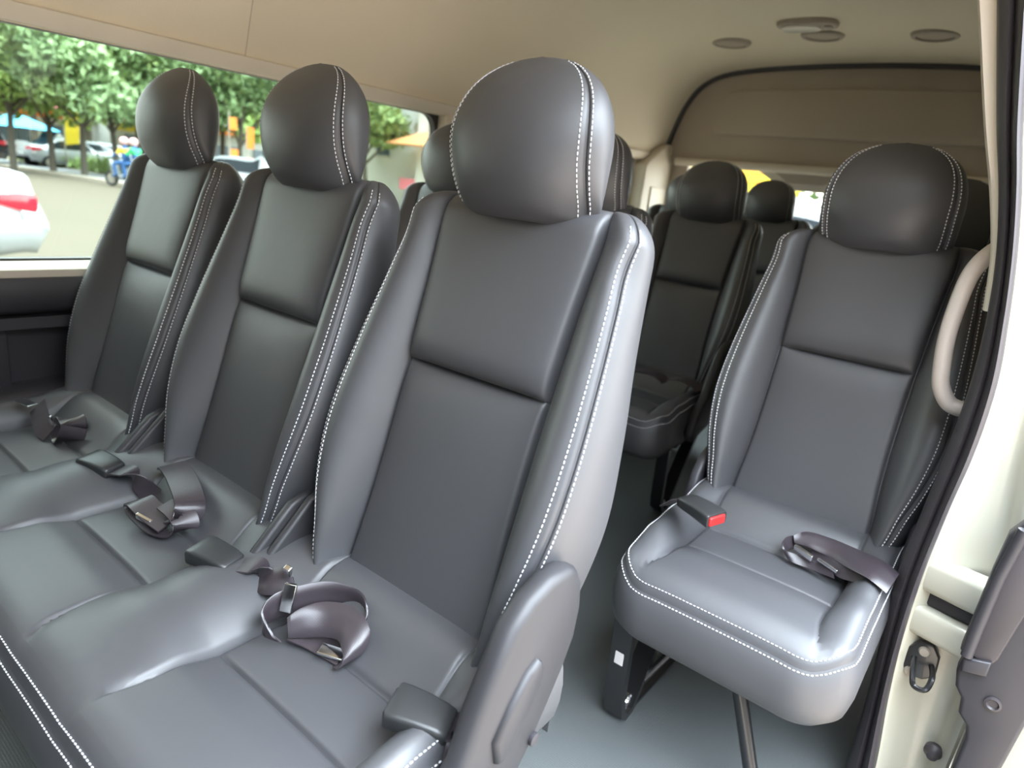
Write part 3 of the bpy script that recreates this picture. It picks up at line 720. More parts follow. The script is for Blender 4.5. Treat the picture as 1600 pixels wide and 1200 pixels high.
# ------------------------------------------------------------------ cabin shell
YF, YR = -1.35, 3.45
prof = [(-1.745, H + .205), (-1.742, H + .235), (-1.725, H + .30), (-1.695, H + .40), (-1.655, H + .50), (-1.59, H + .585), (-1.48, H + .640), (-1.30, H + .665), (-1.05, H + .676), (-.875, H + .678)]
prof = prof + [(-1.75 - x, z) for x, z in prof[::-1][1:]]
pr = catmull([(x, 0, z) for x, z in prof], 5)
# over the door opening the lining stops above the opening; behind y = 1.2 it reaches down to the side wall
mb = MB(); ys = np.linspace(YF, YR + .10, 40)
half = [p for p in pr if p[0] <= -.20 or p[2] > H + .52]
P = np.array([[(p[0], y, p[2]) for p in half] for y in ys]); mb.grid(P)
Q = np.array([[(p[0], y, p[2] + .02) for p in half] for y in ys]); mb.grid(Q, flip=True)
lo = [p for p in pr if not (p[0] <= -.20 or p[2] > H + .52)]
lo = [half[-1]] + lo
P = np.array([[(p[0], y, p[2]) for p in lo] for y in np.linspace(1.22, YR + .10, 12)]); mb.grid(P)
mb.build('ceiling', 'head', angle=180); struct(bpy.data.objects['ceiling'])
# thin sewn joint across the lining
mb = MB(); jj = [(p[0] * 1.0, 1.02, p[2] - .0006) for p in half]; mb.tube(jj, .0012, 6); o = mb.build('ceiling_seam', 'tailtrim'); o.name = 'trim_9'; struct(o)
# beige trim along the window heads
mb = MB(); mb.prism([(-1.758, H + .208), (-1.728, H + .208), (-1.722, H + .228), (-1.722, H + .242), (-1.758, H + .252)], 'y', YF, YR, bev=.004)
o = mb.build('trim_1', 'trim', angle=50); struct(o)

mb = MB(); mb.box((-.85, (YF + YR) / 2, -.02), (1.80, YR - YF + .1, .04)); o = mb.build('floor', 'floor', smooth=False); struct(o)
mb = MB()
# side wall with window openings: pieces in one wall
def wallpiece(y0, y1, z0, z1, x0=-1.80, x1=-1.752): mb.box(((x0 + x1) / 2, (y0 + y1) / 2, (z0 + z1) / 2), (x1 - x0, y1 - y0, z1 - z0))
wallpiece(YF, YR, 0.0, H - .272); wallpiece(YF, YR, H + .21, H + .30, -1.80, -1.755)
wallpiece(1.74, 1.98, H - .272, H + .21); wallpiece(3.12, YR, H - .272, H + .21); wallpiece(YF, -.12, H - .272, H + .21)  # last piece closes the unseen front end to block frontal light
o = mb.build('wall_left', 'trim', smooth=False); struct(o)
# windows: rounded frame with a pane
def side_window(n, y0, y1, z0, z1, x=-1.765, r=.055):
    def rr(g, rad):
        pts = []
        for q, (sy, sz) in enumerate(((1, 1), (-1, 1), (-1, -1), (1, -1))):
            for k in range(8):
                a = (q + k / 7) * math.pi / 2; pts.append(((y0 + y1) / 2 + sy * ((y1 - y0) / 2 + g - rad) + rad * math.cos(a), (z0 + z1) / 2 + sz * ((z1 - z0) / 2 + g - rad) + rad * math.sin(a)))
        return pts
    A = rr(.04, .03); B = rr(-.008, r); mb = MB()
    mb.grid(np.array([[(x - .012, *p) for p in A], [(x + .012, *p) for p in A], [(x + .012, *p) for p in B], [(x - .012, *p) for p in B], [(x - .012, *p) for p in A]]), closeu=True)
    o = mb.build('window_%d' % n, 'rubber', angle=40); struct(o)
    mb = MB(); mb.prism(rr(.0, r), 'x', x - .004, x + .000); g = mb.build('window_pane', 'glass', o, smooth=False)
side_window(1, -.10, 1.735, H - .275, H + .213)
side_window(2, 1.985, 3.115, H - .275, H + .213)
# pale sill ledge and dark lower panel with its recess
mb = MB(); mb.prism([(-1.755, H - .272), (-1.715, H - .274), (-1.700, H - .284), (-1.700, H - .300), (-1.755, H - .300)], 'y', YF, YR, bev=.003); o = mb.build('trim_2', 'trim', angle=50); struct(o)
mb = MB()
mb.prism([(-1.752, H - .300), (-1.695, H - .300), (-1.685, H - .315), (-1.685, H - .365), (-1.700, H - .378), (-1.752, H - .378)], 'y', YF, YR, bev=.003)
mb.prism([(-1.752, H - .385), (-1.690, H - .385), (-1.690, H - .410), (-1.752, H - .410)], 'y', YF, YR, bev=.003)
mb.box((-1.745, 1.0, H - .49), (.012, 4.6, .17)); mb.box((-1.735, .40, H - .49), (.03, .10, .16), bev=.004); mb.box((-1.738, .74, H - .52), (.02, .26, .12), bev=.004)
mb.prism([(-1.752, H - .54), (-1.700, H - .545), (-1.672, H - .56), (-1.660, H - .62), (-1.672, .02), (-1.752, .0)], 'y', YF, YR, bev=.004)
o = mb.build('trim_3', 'dplastic', angle=50); struct(o)
# rear pillar between the side window and the tailgate
mb = MB(); mb.prism([(3.13, .0), (3.50, .0), (3.50, H + .30), (3.34, H + .30), (3.20, H + .22), (3.14, H + .18)], 'x', -1.765, -1.69, bev=.012)
mb.box((-1.688, 3.30, H + .0), (.012, .16, .16), bev=.005); o = mb.build('trim_4', 'trim', angle=50); struct(o)
mb = MB(); mb.prism([(1.75, H - .27), (1.97, H - .27), (1.97, H + .22), (1.75, H + .22)], 'x', -1.765, -1.722, bev=.010); o = mb.build('trim_5', 'trim', angle=50); struct(o)

# tailgate: lining panel following the arch of the roof
def arch(ins, z0):
    a = [(p[0], p[2]) for p in pr if p[2] > z0]
    cx, cz = -.875, H + .2
    o = []
    for x, z in a:
        v = Vector((x - cx, z - cz)); L = v.length; v = v * ((L - ins) / L); o.append((cx + v.x, cz + v.y))
    return o
mb = MB(); ar = arch(-.006, H + .235); poly = ar + [(-.07, H + .225), (-.09, H + .215), (-.875, H + .205), (-1.66, H + .215), (-1.68, H + .225)]
mb.prism(poly, 'y', 3.40, 3.46, bev=.010); o = mb.build('wall_back', 'tailtrim', angle=50); struct(o)
mb = MB(); inn = [(-1.47, H + .362), (-1.49, H + .385), (-1.45, H + .53), (-1.425, H + .555), (-1.38, H + .566), (-.875, H + .575), (-.40, H + .568), (-.33, H + .55), (-.29, H + .51), (-.275, H + .40), (-.285, H + .370), (-.31, H + .362)]
mb.prism(inn, 'y', 3.380, 3.402, bev=.005); o2 = mb.build('tailgate_inset', 'tailtrim', o, angle=50)
mb = MB(); mb.tube([(p[0], 3.392, p[1]) for p in arch(.006, H + .20)], .014, 8); o = mb.build('trim_6', 'rubber'); struct(o)
# bright edge under the lining, lamp housing in the middle of the rear glass
mb = MB(); mb.tube([(-1.655, 3.385, H + .222), (-1.3, 3.375, H + .222), (-.875, 3.37, H + .224), (-.45, 3.375, H + .226), (-.09, 3.385, H + .226)], .020, 10, sx=.8); o = mb.build('trim_7', 'trim'); struct(o)
t = thing('brake_lamp_housing', 'dark trapezoid housing with a pale rim hanging at the top of the rear glass', 'lamp housing', (-.985, 3.42, H + .14))
mb = MB(); mb.prism([(-.27, .085), (-.10, -.01), (.09, -.01), (.26, .085)], 'y', -.015, .02, bev=.006); mb.build('pale_rim', 'trim', t, angle=50)
mb = MB(); mb.prism([(-.215, .105), (-.085, .020), (.075, .020), (.205, .095)], 'y', -.028, -.012, bev=.005); mb.build('housing', 'tailtrim', t, angle=50)
# lower tailgate and glass
mb = MB(); mb.prism([(-1.68, .0), (-.07, .0), (-.07, H - .26), (-1.68, H - .26)], 'y', 3.42, 3.47, bev=.006)
for x0, x1 in ((-1.70, -1.60), (-.15, -.05)): mb.prism([(x0, H - .26), (x1, H - .26), (x1, H + .24), (x0, H + .24)], 'y', 3.42, 3.47, bev=.006)
o = mb.build('door_2', 'tailtrim', angle=50); struct(o)
mb = MB(); mb.box((-.875, 3.45, H - .02), (1.46, .005, .50)); o = mb.build('window_3', 'rglass', smooth=False); struct(o)

# door-side wall behind the opening
mb = MB(); 
for (y0, y1, z0, z1) in ((1.27, YR, 0, H - .27), (1.27, YR, H + .21, H + .30), (1.27, 1.62, H - .27, H + .21), (2.55, 2.75, H - .27, H + .21), (3.2, YR, H - .27, H + .21)):
    mb.box((.03, (y0 + y1) / 2, (z0 + z1) / 2), (.05, y1 - y0, z1 - z0))
o = mb.build('wall_right', 'trim', smooth=False); struct(o)
mb = MB(); mb.box((.03, 2.08, H - .03), (.005, .96, .50)); mb.box((.03, 2.97, H - .03), (.005, .46, .50)); o = mb.build('window_4', 'cglass', smooth=False); struct(o)

# unseen cabin front, closed up to block frontal light: bulkhead, windscreen, door with window
mb = MB(); mb.box((-.875, YF - .02, (H - .02) / 2), (1.85, .05, H - .02)); mb.box((-.875, YF - .02, H + .50), (1.85, .05, .45))
o = mb.build('wall_block', 'dplastic', smooth=False); o.name = 'wall_front_block'; struct(o)
mb = MB(); mb.box((-.875, YF - .02, H + .13), (1.80, .006, .31)); o = mb.build('window_5', 'glass', smooth=False); struct(o)
mb = MB()
for (y0, y1, z0, z1) in ((YF, -.16, 0, H - .22), (YF, -.16, H + .22, H + .62), (-.62, -.16, H - .22, H + .22)): mb.box((.06, (y0 + y1) / 2, (z0 + z1) / 2), (.05, y1 - y0, z1 - z0))
o = mb.build('door_3', 'dplastic', smooth=False); struct(o)
mb = MB(); mb.box((.06, (YF - .62) / 2, H + .0), (.005, -.62 - YF, .44)); o = mb.build('window_6', 'glass', smooth=False); struct(o)

# ceiling fittings
for i, (x, y, nm) in enumerate(((-1.26, 2.90, 'left'), (-.895, 2.88, 'middle'), (-.52, 2.90, 'right'))):
    z = H + (.667, .677, .6685)[i] - .002
    t = thing('ceiling_speaker', '%s round grille of the three on the ceiling lining' % {'left': 'leftmost', 'middle': 'middle', 'right': 'rightmost'}[nm], 'speaker', (x, y, z), group='round ceiling grilles')
    mb = MB(); mb.lathe([(.078, .014), (.080, .004), (.074, -.006), (.062, -.008), (.058, -.003), (.058, .014)], (0, 0, 0), 32); mb.build('ring', 'vent', t)
    mb = MB(); mb.lathe([(.058, .010), (.058, -.001), (.030, -.003), (.004, -.003)], (0, 0, 0), 28)
    mb.build('grille', 'tailtrim', t)
t = thing('ceiling_lamp', 'oval reading lamp on the ceiling in front of the round grilles', 'lamp', (-.90, 2.70, H + .676))
def oval(a, b, n=28, e=3): return [(a * np.sign(math.cos(q)) * abs(math.cos(q)) ** (2 / e), b * np.sign(math.sin(q)) * abs(math.sin(q)) ** (2 / e)) for q in np.linspace(0, 2 * math.pi, n, endpoint=False)]
mb = MB(); mb.prism(oval(.105, .060), 'z', -.014, .012, bev=.006); mb.build('lamp_base', 'vent', t, angle=50)
mb = MB(); mb.prism([(x - .02, y) for x, y in oval(.068, .042)], 'z', -.022, -.012, bev=.004); mb.build('lens', 'lens', t, angle=50)
mb = MB(); mb.prism([(x + .075, y) for x, y in oval(.014, .022)], 'z', -.020, -.013, bev=.002); mb.build('switch', 'vent', t, angle=50)

# ------------------------------------------------------------------ door frame on the right
def curve3(pts, n=8): return catmull(pts, n)
inner = [(-.215, 1.19, H + .56), (-.175, 1.20, H + .40), (-.153, 1.20, H + .318), (-.112, 1.20, H + .16), (-.086, 1.20, H + .07), (-.066, 1.20, H - .018), (-.054, 1.20, H - .11), (-.049, 1.20, H - .207), (-.052, 1.20, H - .311), (-.059, 1.20, H - .424), (-.066, 1.20, H - .545), (-.061, 1.20, H - .67), (-.055, 1.20, H - .797), (-.054, 1.20, H - .93), (-.054, 1.20, H - 1.05)]
outer = [(-.165, 1.17, H + .56), (-.130, 1.17, H + .40), (-.112, 1.17, H + .316), (-.080, 1.17, H + .16), (-.058, 1.17, H + .07), (-.040, 1.17, H - .018), (-.026, 1.17, H - .11), (-.016, 1.17, H - .20), (-.016, 1.17, H - .300), (-.024, 1.17, H - .40), (-.031, 1.17, H - .53), (-.031, 1.17, H - .66), (-.024, 1.17, H - .777), (-.012, 1.17, H - .90), (-.004, 1.17, H - 1.05)]
I = np.array(curve3(inner)); O = np.array(curve3(outer))
mb = MB()
rows = []
for a, b in zip(I, O):
    w = b - a; r = []
    for t, dy in ((0, .10), (0, .012), (.04, .0), (.12, -.006), (.40, -.008), (.50, -.002), (.56, .004), (.62, -.004), (.72, -.014), (.84, -.016), (.95, -.008), (1.0, .006), (1.0, .10)):
        p = a + w * t; r.append((p[0], p[1] + dy, p[2]))
    rows.append(r)
mb.grid(np.array(rows)); o = mb.build('door_1', 'rubber', angle=60); struct(o)
# pale lining strip inside the rubber
mb = MB(); rows = []
for a in I[:len(I) * 6 // 14]:
    z = a[2] - H; wd = .004 + .016 * max(0, (z + .02)) / .34
    rows.append([(a[0] + .004, a[1] + .008, a[2]), (a[0] - wd, a[1] + .012, a[2]), (a[0] - wd - .004, a[1] + .03, a[2]), (a[0] - wd + .012, a[1] + .16, a[2])])
mb.grid(np.array(rows)); o = mb.build('trim_8', 'trim', angle=60); struct(o)
# black lower pillar trim inside, between the seat and the rubber
mb = MB(); mb.box((-.027, 1.39, .30), (.03, .22, .60), bev=.01); o = mb.build('trim_10', 'dplastic', angle=50); struct(o)

# cream door jamb
mb = MB(); rows = []
for b in O[::2]:
    z = b[2]; zz = z - H
    e = float(np.interp(zz, [-1.1, -.9, -.75, -.6, -.45, -.3, -.1, .1, .3, .6], [.062, .080, .083, .082, .078, .060, .045, .010, -.05, -.10]))
    rows.append([(b[0] - .01, 1.215, z), (b[0] + .004, 1.215, z), (b[0] + .02, 1.235, z), (e - .030, 1.245, z), (e - .018, 1.240, z), (e - .012, 1.225, z), (e, 1.222, z), (e + .006, 1.24, z), (e + .008, 1.30, z), (e + .008, 3.5, z)])
mb.grid(np.array(rows)); jamb = mb.build('wall_jamb', 'paint', angle=60); jamb.name = 'door_4'; struct(jamb)
# rail band around the body: two lips and the dark slot
for z0, z1, mt, dy in ((H - .505, H - .560, 'paint', .0), (H - .560, H - .590, 'dplastic', .02), (H - .590, H - .640, 'paint', .0)):
    mb = MB(); pts = []
    for x, y in ((-.028, 1.215), (-.005, 1.208), (.03, 1.198), (.06, 1.192), (.078, 1.196), (.088, 1.212), (.094, 1.26), (.096, 1.6), (.096, 3.4)): pts.append((x, y + dy))
    h = z0 - z1; P = []
    for x, y in pts: P.append([(x, y + .04, z0), (x, y + .006, z0), (x, y + .002, z0 - h * .06), (x, y, z0 - h * .2), (x, y, z0 - h * .8), (x, y + .002, z0 - h * .94), (x, y + .006, z1), (x, y + .04, z1)])
    mb.grid(np.array(P)); o = mb.build('trim_%d' % (11 + int(mt == 'dplastic') + 2 * int(z1 == H - .640)), mt, angle=60); struct(o)

t = thing('door_striker', 'black latch striker bolted on the cream door jamb', 'striker', (.004, 1.232, H - .69))
mb = MB(); mb.prism([(-.024, .020), (-.012, .038), (.010, .040), (.022, .022), (.024, -.014), (.008, -.028), (-.016, -.032), (-.026, -.014)], 'y', -.010, .002, bev=.003); mb.build('plate', 'steel', t, angle=50)
mb = MB(); mb.tube(catmull([(-.012, -.008, .006), (-.006, -.040, -.010), (.000, -.048, -.022), (.016, -.048, -.020), (.020, -.030, -.004), (.014, -.008, .004)], 5), .0045, 8); mb.build('loop', 'steel', t)
for (x, z) in ((-.001, .024), (-.012, -.022)):
    mb = MB(); mb.lathe([(.009, -.009), (.009, -.012), (.007, -.015), (.003, -.0155)], (x, 0, z), 14, 'y'); mb.build('bolt', 'vent', t)
t = thing('rubber_stop', 'small black rubber stop low on the cream jamb', 'rubber stop', (.058, 1.225, H - .835))
mb = MB(); mb.lathe([(.013, .004), (.014, -.006), (.009, -.012), (.008, -.020), (.004, -.022)], (0, 0, 0), 14, 'y'); mb.build('stop', 'rubber', t)

# grab handle on the pillar
t = thing('grab_handle', 'beige looped grab handle on the pillar beside the single seat', 'grab handle', (-.06, 1.30, H - .15))
pts = catmull([(.010, -.01, .155), (-.012, -.01, .140), (-.030, -.012, .112), (-.038, -.014, .075), (-.041, -.015, .0), (-.034, -.014, -.065), (-.026, -.012, -.092), (-.010, -.010, -.112), (.012, -.01, -.116)], 7)
mb = MB(); mb.tube(pts, [.013] * len(pts), 14, sx=1.25); mb.build('grip', 'grab', t)
for z in (.150, -.116):
    mb = MB(); mb.box((.018, -.005, z), (.014, .034, .044), bev=.005); mb.build('mount', 'grab', t)

# slid-open door seen beyond the jamb
t = thing('sliding_door', 'slid-open van door with black inner trim and cream paint, right edge of the picture', 'door', (.12, 1.12, GZ + .3))
def P3(pts): return [(x - .12, z - (GZ + .3)) for x, z in pts]
dy = 1.12
outl = [(.078, H - .325), (.085, H - .335), (.072, H - .352), (.052, H - .39), (.048, H - .45), (.045, H - .53), (.043, H - .585), (.050, H - .592), (.047, H - .62), (.052, H - .645), (.063, H - .66), (.066, H - .685), (.080, H - .70), (.084, H - .72), (.082, H - .80), (.080, H - 1.0), (.115, H - 1.0), (.142, H - .66), (.175, H - .40), (.19, H - .31), (.12, H - .31)]
mb = MB(); mb.prism(P3(outl), 'y', .0, .035, bev=.006); tr = mb.build('inner_trim', 'dplastic', t, angle=50)
mb = MB(); mb.prism(P3([(.062, H - .40), (.068, H - .385), (.108, H - .40), (.112, H - .42), (.098, H - .50), (.088, H - .575), (.080, H - .592), (.056, H - .583), (.052, H - .575), (.056, H - .48)]), 'y', -.004, .004, bev=.003); mb.build('pull_recess', 'rubber', tr, angle=50)
mb = MB(); mb.tube([(p[0], -.008, p[1]) for p in P3([(.066, H - .372), (.057, H - .45), (.053, H - .54), (.052, H - .585)])], .008, 10); mb.build('pull_grip', 'dplastic', tr)
mb = MB(); mb.prism(P3([(.050, H - .590), (.082, H - .580), (.082, H - .604), (.052, H - .612)]), 'y', -.010, .002, bev=.003); mb.build('pull_grip', 'dplastic', tr, angle=50)
mb = MB(); mb.lathe([(.011, .002), (.011, -.003), (.008, -.004), (.006, -.001), (.001, -.001)], (P3([(.100, H - .645)])[0][0], 0, P3([(.100, H - .645)])[0][1]), 18, 'y'); mb.build('screw', 'rubber', tr)
mb = MB(); mb.prism(P3([(.175, H - .42), (.26, H - .42), (.26, H - 1.15), (.100, H - 1.15), (.102, H - 1.0), (.1025, H - .95), (.130, H - .72), (.145, H - .62)][::1]), 'y', .036, 1.45, bev=.012); mb.build('door_shell', 'paint', t, angle=50)

# ------------------------------------------------------------------ outside
mb = MB(); mb.box((-60, 20, GZ - .05), (119.0, 160, .1)); o = mb.build('street', 'road', smooth=False); o.name = 'floor_street'; struct(o)
mb = MB(); mb.box((30.2, 20, GZ - .04), (60, 160, .1)); o = mb.build('paving', 'paving', smooth=False); o.name = 'floor_paving'; struct(o)
# kerb line: runs from (-37,10) to (-28.7,11.7) and on
def kl(s, off=0.0):
    a = Vector((-44, 8.6)); d = Vector((.977, .21)); n = Vector((-.21, .977)); p = a + d * s + n * off; return p
def strip(o0, o1, z, name, mt, s0=-30, s1=60):
    mb = MB(); P = [kl(s0, o0), kl(s1, o0), kl(s1, o1), kl(s0, o1)]; mb.prism([(p.x, p.y) for p in P], 'z', GZ - .02, GZ + z); o = mb.build(name, mt, smooth=False); struct(o)
strip(0, .45, .10, 'floor_kerb', 'kerb'); strip(.45, 3.2, .09, 'floor_walk', 'walk'); strip(3.2, 12, .14, 'floor_verge', 'dirt', s1=38)

def leaves(mb, c, rad, n, size, rs):
    """crown of separate leaf blades scattered through clumps"""
    cl = [(Vector(c) + Vector((rs.uniform(-1, 1) * rad[0] * .75, rs.uniform(-1, 1) * rad[1] * .75, rs.uniform(-1, 1) * rad[2] * .75)), rs.uniform(.25, .5)) for _ in range(16)]
    for _ in range(n):
        k, r = cl[rs.randrange(len(cl))]; q = Vector((rs.gauss(0, 1), rs.gauss(0, 1), rs.gauss(0, 1))).normalized() * (rs.random() ** .4)
        p = k + Vector((q.x * rad[0] * r, q.y * rad[1] * r, q.z * rad[2] * r)); s = size * rs.uniform(.6, 1.3)
        a = Vector((rs.gauss(0, 1), rs.gauss(0, 1), rs.gauss(0, 1))).normalized(); b = a.cross(Vector((rs.gauss(0, 1), rs.gauss(0, 1), rs.gauss(0, 1)))).normalized()
        mb.add([p - a * s, p + b * s * .45, p + a * s, p - b * s * .45], [(0, 1, 2, 3)])
def tree(name, label, x, y, h, rad, mt, seed, n=3600, size=.20, lean=0, tr=.14, base=.40):
    rs = random.Random(seed); t = thing(name, label, 'tree', (x, y, GZ), group='roadside trees'); mb = MB()
    top = Vector((lean, lean * .3, h * .62)); pts = catmull([(0, 0, -.05), (lean * .2, 0, h * .2), (lean * .6, lean * .1, h * .4), tuple(top)], 4)
    mb.tube(pts, list(np.linspace(tr, tr * .5, len(pts))), 8)
    for k in range(5):
        a = k * 1.26 + rs.random(); st = pts[len(pts) // 2 + k % 4]; e = Vector(st) + Vector((math.cos(a) * rad[0] * .6, math.sin(a) * rad[1] * .6, h * .28)); m_ = (Vector(st) + e) / 2 + Vector((0, 0, -.1)); mb.tube([st, m_, e], [tr * .5, tr * .35, tr * .15], 6)
    mb.build('trunk', 'bark', t); mb = MB(); leaves(mb, (top.x, top.y, h * (base + (1 - base) / 2)), (rad[0], rad[1], h * (1 - base) / 2 * 1.1), n, size, rs)
    mb.build('crown', mt, t, smooth=False)
    return t
def ray_at(k, x):                        # k = y / x slope seen from the cabin
    return (x, k * x)
TL = [(-.285, -34, 7.0, (2.6, 3.4), 'leaf', 'large bushy tree beside the black car'), (-.327, -34, 6.2, (2.2, 2.8), 'leafl', 'light green tree behind the yellow flag'),
      (-.362, -33, 6.6, (2.4, 3.0), 'leafd', 'thin-trunked tree in front of the parked white cars'), (-.402, -33, 6.4, (2.3, 2.6), 'leaf', 'leaning slim tree left of the motorbike rider'),
      (-.455, -33, 7.0, (2.6, 3.0), 'leafd', 'tree behind the motorbike rider'), (-.50, -34, 7.4, (2.6, 3.2), 'leaf', 'tree just right of the farthest-left headrest'),
      (-.575, -31, 6.8, (2.6, 3.2), 'leafd', 'tree with orange banners hanging around its trunk'), (-.82, -26, 6.2, (2.3, 3.0), 'leaf', 'tree in front of the pale house')]
for i, (k, x, h, r, mt, lab) in enumerate(TL):
    px, py = ray_at(k, x); tree('tree', lab, px, py, h, r, mt, 10 + i, lean=(-.6 if i == 3 else .3 * (-1) ** i), n=5200, size=.19)
for i, (k, x, h) in enumerate(((-.25, -48, 9), (-.31, -50, 10), (-.37, -50, 9.5), (-.43, -49, 10), (-.49, -50, 10), (-.55, -48, 10), (-.62, -46, 9.5), (-.69, -44, 9))):
    px, py = ray_at(k, x); tree('tree', 'tree number %d from the left in the row farther behind the parked cars' % (i + 1) if False else ['farthest-left tree of the back row', 'back-row tree over the blue awning', 'back-row tree over the parked white cars', 'back-row tree over the car park wall', 'back-row tree above the farthest-left headrest', 'back-row tree between the two left headrests', 'back-row tree behind the orange banners', 'back-row tree left of the pale house'][i], px, py, h, (3.6, 4.0), 'leafl' if i % 3 == 0 else 'leaf', 40 + i, n=4200, size=.34, tr=.2, base=.36)
rs = random.Random(5)
for i, (s, w_) in enumerate(((3.5, 1.2), (6.5, 1.4), (9, 1.6), (11.5, 1.4), (14, 1.5))):
    p = kl(s, 3.9 + .3 * (i % 2)); mb = MB()
    for _ in range(1300):
        q = Vector((rs.gauss(0, .5) * w_, rs.gauss(0, .35) * w_, abs(rs.gauss(0, .20)) + .10)); a = Vector((rs.gauss(0, .5), rs.gauss(0, .5), 1)).normalized() * .16; b = Vector((rs.gauss(0, 1), rs.gauss(0, 1), 0)).normalized() * .05
        mb.add([q - a, q + b, q + a, q - b], [(0, 1, 2, 3)])
    o = mb.build('hedge_bush', 'leafl' if i % 2 else 'leaf', smooth=False, loc=(p.x, p.y, GZ + .12))
    tag(o, ['low bush at the foot of the large bushy tree', 'low bright bush right of the large bushy tree', 'low green bush in the middle of the verge', 'low green bush before the parked white cars', 'low bush beside the motorbike rider'][i], 'bush', 'low bushes on the verge')

def car(label, paint, x, y, rz, L=4.3, W=1.72, Hh=1.46, kind='sedan', name='car'):
    """body lofted along its length; +x is the nose"""
    t = thing(name, label, 'car', (x, y, GZ), rz); h = L / 2
    if kind == 'suv': st = [(-h, .50, .95, 0), (-h + .06, .36, 1.15, 0), (-h + .30, .30, 1.62, 1), (-h + .8, .28, Hh, 1), (-.1, .26, Hh, 1), (.45, .26, Hh * .96, 1), (1.05, .27, 1.08, .2), (h - .35, .28, .98, 0), (h - .05, .34, .82, 0), (h, .45, .6, 0)]
    else: st = [(-h, .50, .72, 0), (-h + .04, .40, .98, 0), (-h + .25, .34, 1.06, 0), (-h + .75, .28, 1.10, .1), (-h + 1.25, .27, Hh * .94, 1), (-.1, .26, Hh, 1), (.4, .26, Hh * .96, 1), (1.05, .27, 1.02, .2), (h - .35, .28, .90, 0), (h - .05, .34, .76, 0), (h, .45, .58, 0)]
    fs = [spline([q[0] for q in st], [q[j] for q in st]) for j in (1, 2, 3)]
    X = np.linspace(-h, h, 44); P = []; belt = .98 if kind == 'suv' else .92
    for xx in X:
        z0, z1, cb = [float(f(xx)) for f in fs]; z1 = max(z1, z0 + .1); w = W / 2 * (1 - .10 * abs(xx / h) ** 3); bz = min(belt, z1 - .02)
        rw = w * (.74 if z1 > belt + .05 else .9); r = []
        prof = [(w * .85, z0), (w * .97, z0 + .08), (w, (z0 + bz) / 2), (w * .98, bz - .05), (w * .93, bz), ((w * .93 + rw) / 2, (bz + z1) / 2), (rw, z1 - .04), (rw * .8, z1 - .005), (0, z1 + .01)]
        r = [(xx, a, b) for a, b in prof] + [(xx, -a, b) for a, b in prof[::-1][1:]]
        P.append(r)
    mb = MB(); P = np.array(P); mb.grid(P); k = P.shape[1]; mb.f.append(tuple(range(k))); mb.f.append(tuple((len(X) - 1) * k + j for j in range(k))[::-1]); mb.mi += [0, 0]
    body = mb.build('body', paint, t, angle=50)
    # glass: side panes follow the cabin, front and rear screens
    for sgn in (1, -1):
        mb = MB(); G = []
        for xx in np.linspace(-h + (.45 if kind == 'suv' else 1.05), .75, 16):
            z1 = float(fs[1](xx)); w = W / 2 * (1 - .10 * abs(xx / h) ** 3); rw = w * .74; lo_, hi_ = .12, .86
            if z1 < belt + .14: hi_ = .2
            G.append([(xx, sgn * (w * .93 + (rw - w * .93) * q + .012), belt + (z1 - .04 - belt) * q) for q in (lo_, (lo_ + hi_) / 2, hi_)])
        mb.grid(np.array(G)); mb.build('side_window', 'carg', t)
    mb = MB(); xr = (-h + .12, -h + .55) if kind == 'suv' else (-h + .72, -h + 1.28); G = []
    for q in np.linspace(0, 1, 6):
        xx = xr[0] + (xr[1] - xr[0]) * q; z1 = float(fs[1](xx)); G.append([(xx - .01, a, z1 + .020) for a in np.linspace(-W * .34, W * .34, 7)])
    mb.grid(np.array(G)); mb.build('rear_window', 'carg', t)
    for sgn in (1, -1):
        zt = .98 if kind == 'suv' else .86; mb = MB(); G = []
        for q, (dx, dz) in enumerate(((-.012, -.08), (-.028, -.03), (-.028, .04), (-.012, .09))):
            G.append([(-h + .04 + dx + .0, sgn * (W / 2 * .45), zt + dz * .8), (-h + .05 + dx, sgn * (W / 2 * .70), zt + dz), (-h + .12 + dx, sgn * (W / 2 * .90 + .0), zt + dz * 1.1), (-h + .28, sgn * (W / 2 * .93 + .035 * (1 if 0 < q < 3 else .6)), zt + .02 + dz), (-h + .55, sgn * (W / 2 * .95 + .022), zt + .05 + dz * .4)])
        mb.grid(np.array(G)); o = mb.build('tail_lamp', 'tail', t)
        if kind == 'sedan':
            mb = MB(); mb.grid(np.array([[(-h + .022, sgn * W / 2 * .5, zt - .13), (-h + .035, sgn * W / 2 * .75, zt - .15), (-h + .10, sgn * W / 2 * .91, zt - .17), (-h + .24, sgn * (W / 2 * .93 + .028), zt - .16)], [(-h + .018, sgn * W / 2 * .5, zt - .065), (-h + .03, sgn * W / 2 * .75, zt - .083), (-h + .10, sgn * (W / 2 * .93), zt - .09), (-h + .27, sgn * (W / 2 * .94 + .034), zt - .06)]])); mb.build('reverse_lamp', 'clear', o)
    for xx in (-h + .82, h - .80):
        for sgn in (1, -1):
            mb = MB(); mb.lathe([(.05, -.10), (.26, -.10), (.315, -.07), (.315, .07), (.26, .10), (.20, .10), (.19, .07), (.05, .08)], (xx, sgn * (W / 2 - .10), .315), 24, 'y'); wv = mb.build('wheel', 'tyre', t)
            mb = MB(); mb.lathe([(.19, -.02), (.19, .015), (.12, .02), (.03, .025)], (xx, sgn * (W / 2 + .0), .315), 16, 'y'); mb.build('hubcap', 'vent', wv)
    mb = MB(); mb.box((-h + .005, 0, .62), (.02, .44, .13), bev=.004); mb.build('number_plate', 'white', t)
    return t
car('white sedan close by, its red tail lamp at the left edge of the window', 'carw', -9.35, 0.52, math.radians(-90 + 2), L=4.4)
car('black car farther along the road at the left picture edge', 'cark', -38.5, 8.6, math.radians(-100), L=4.2, Hh=1.62, kind='suv')
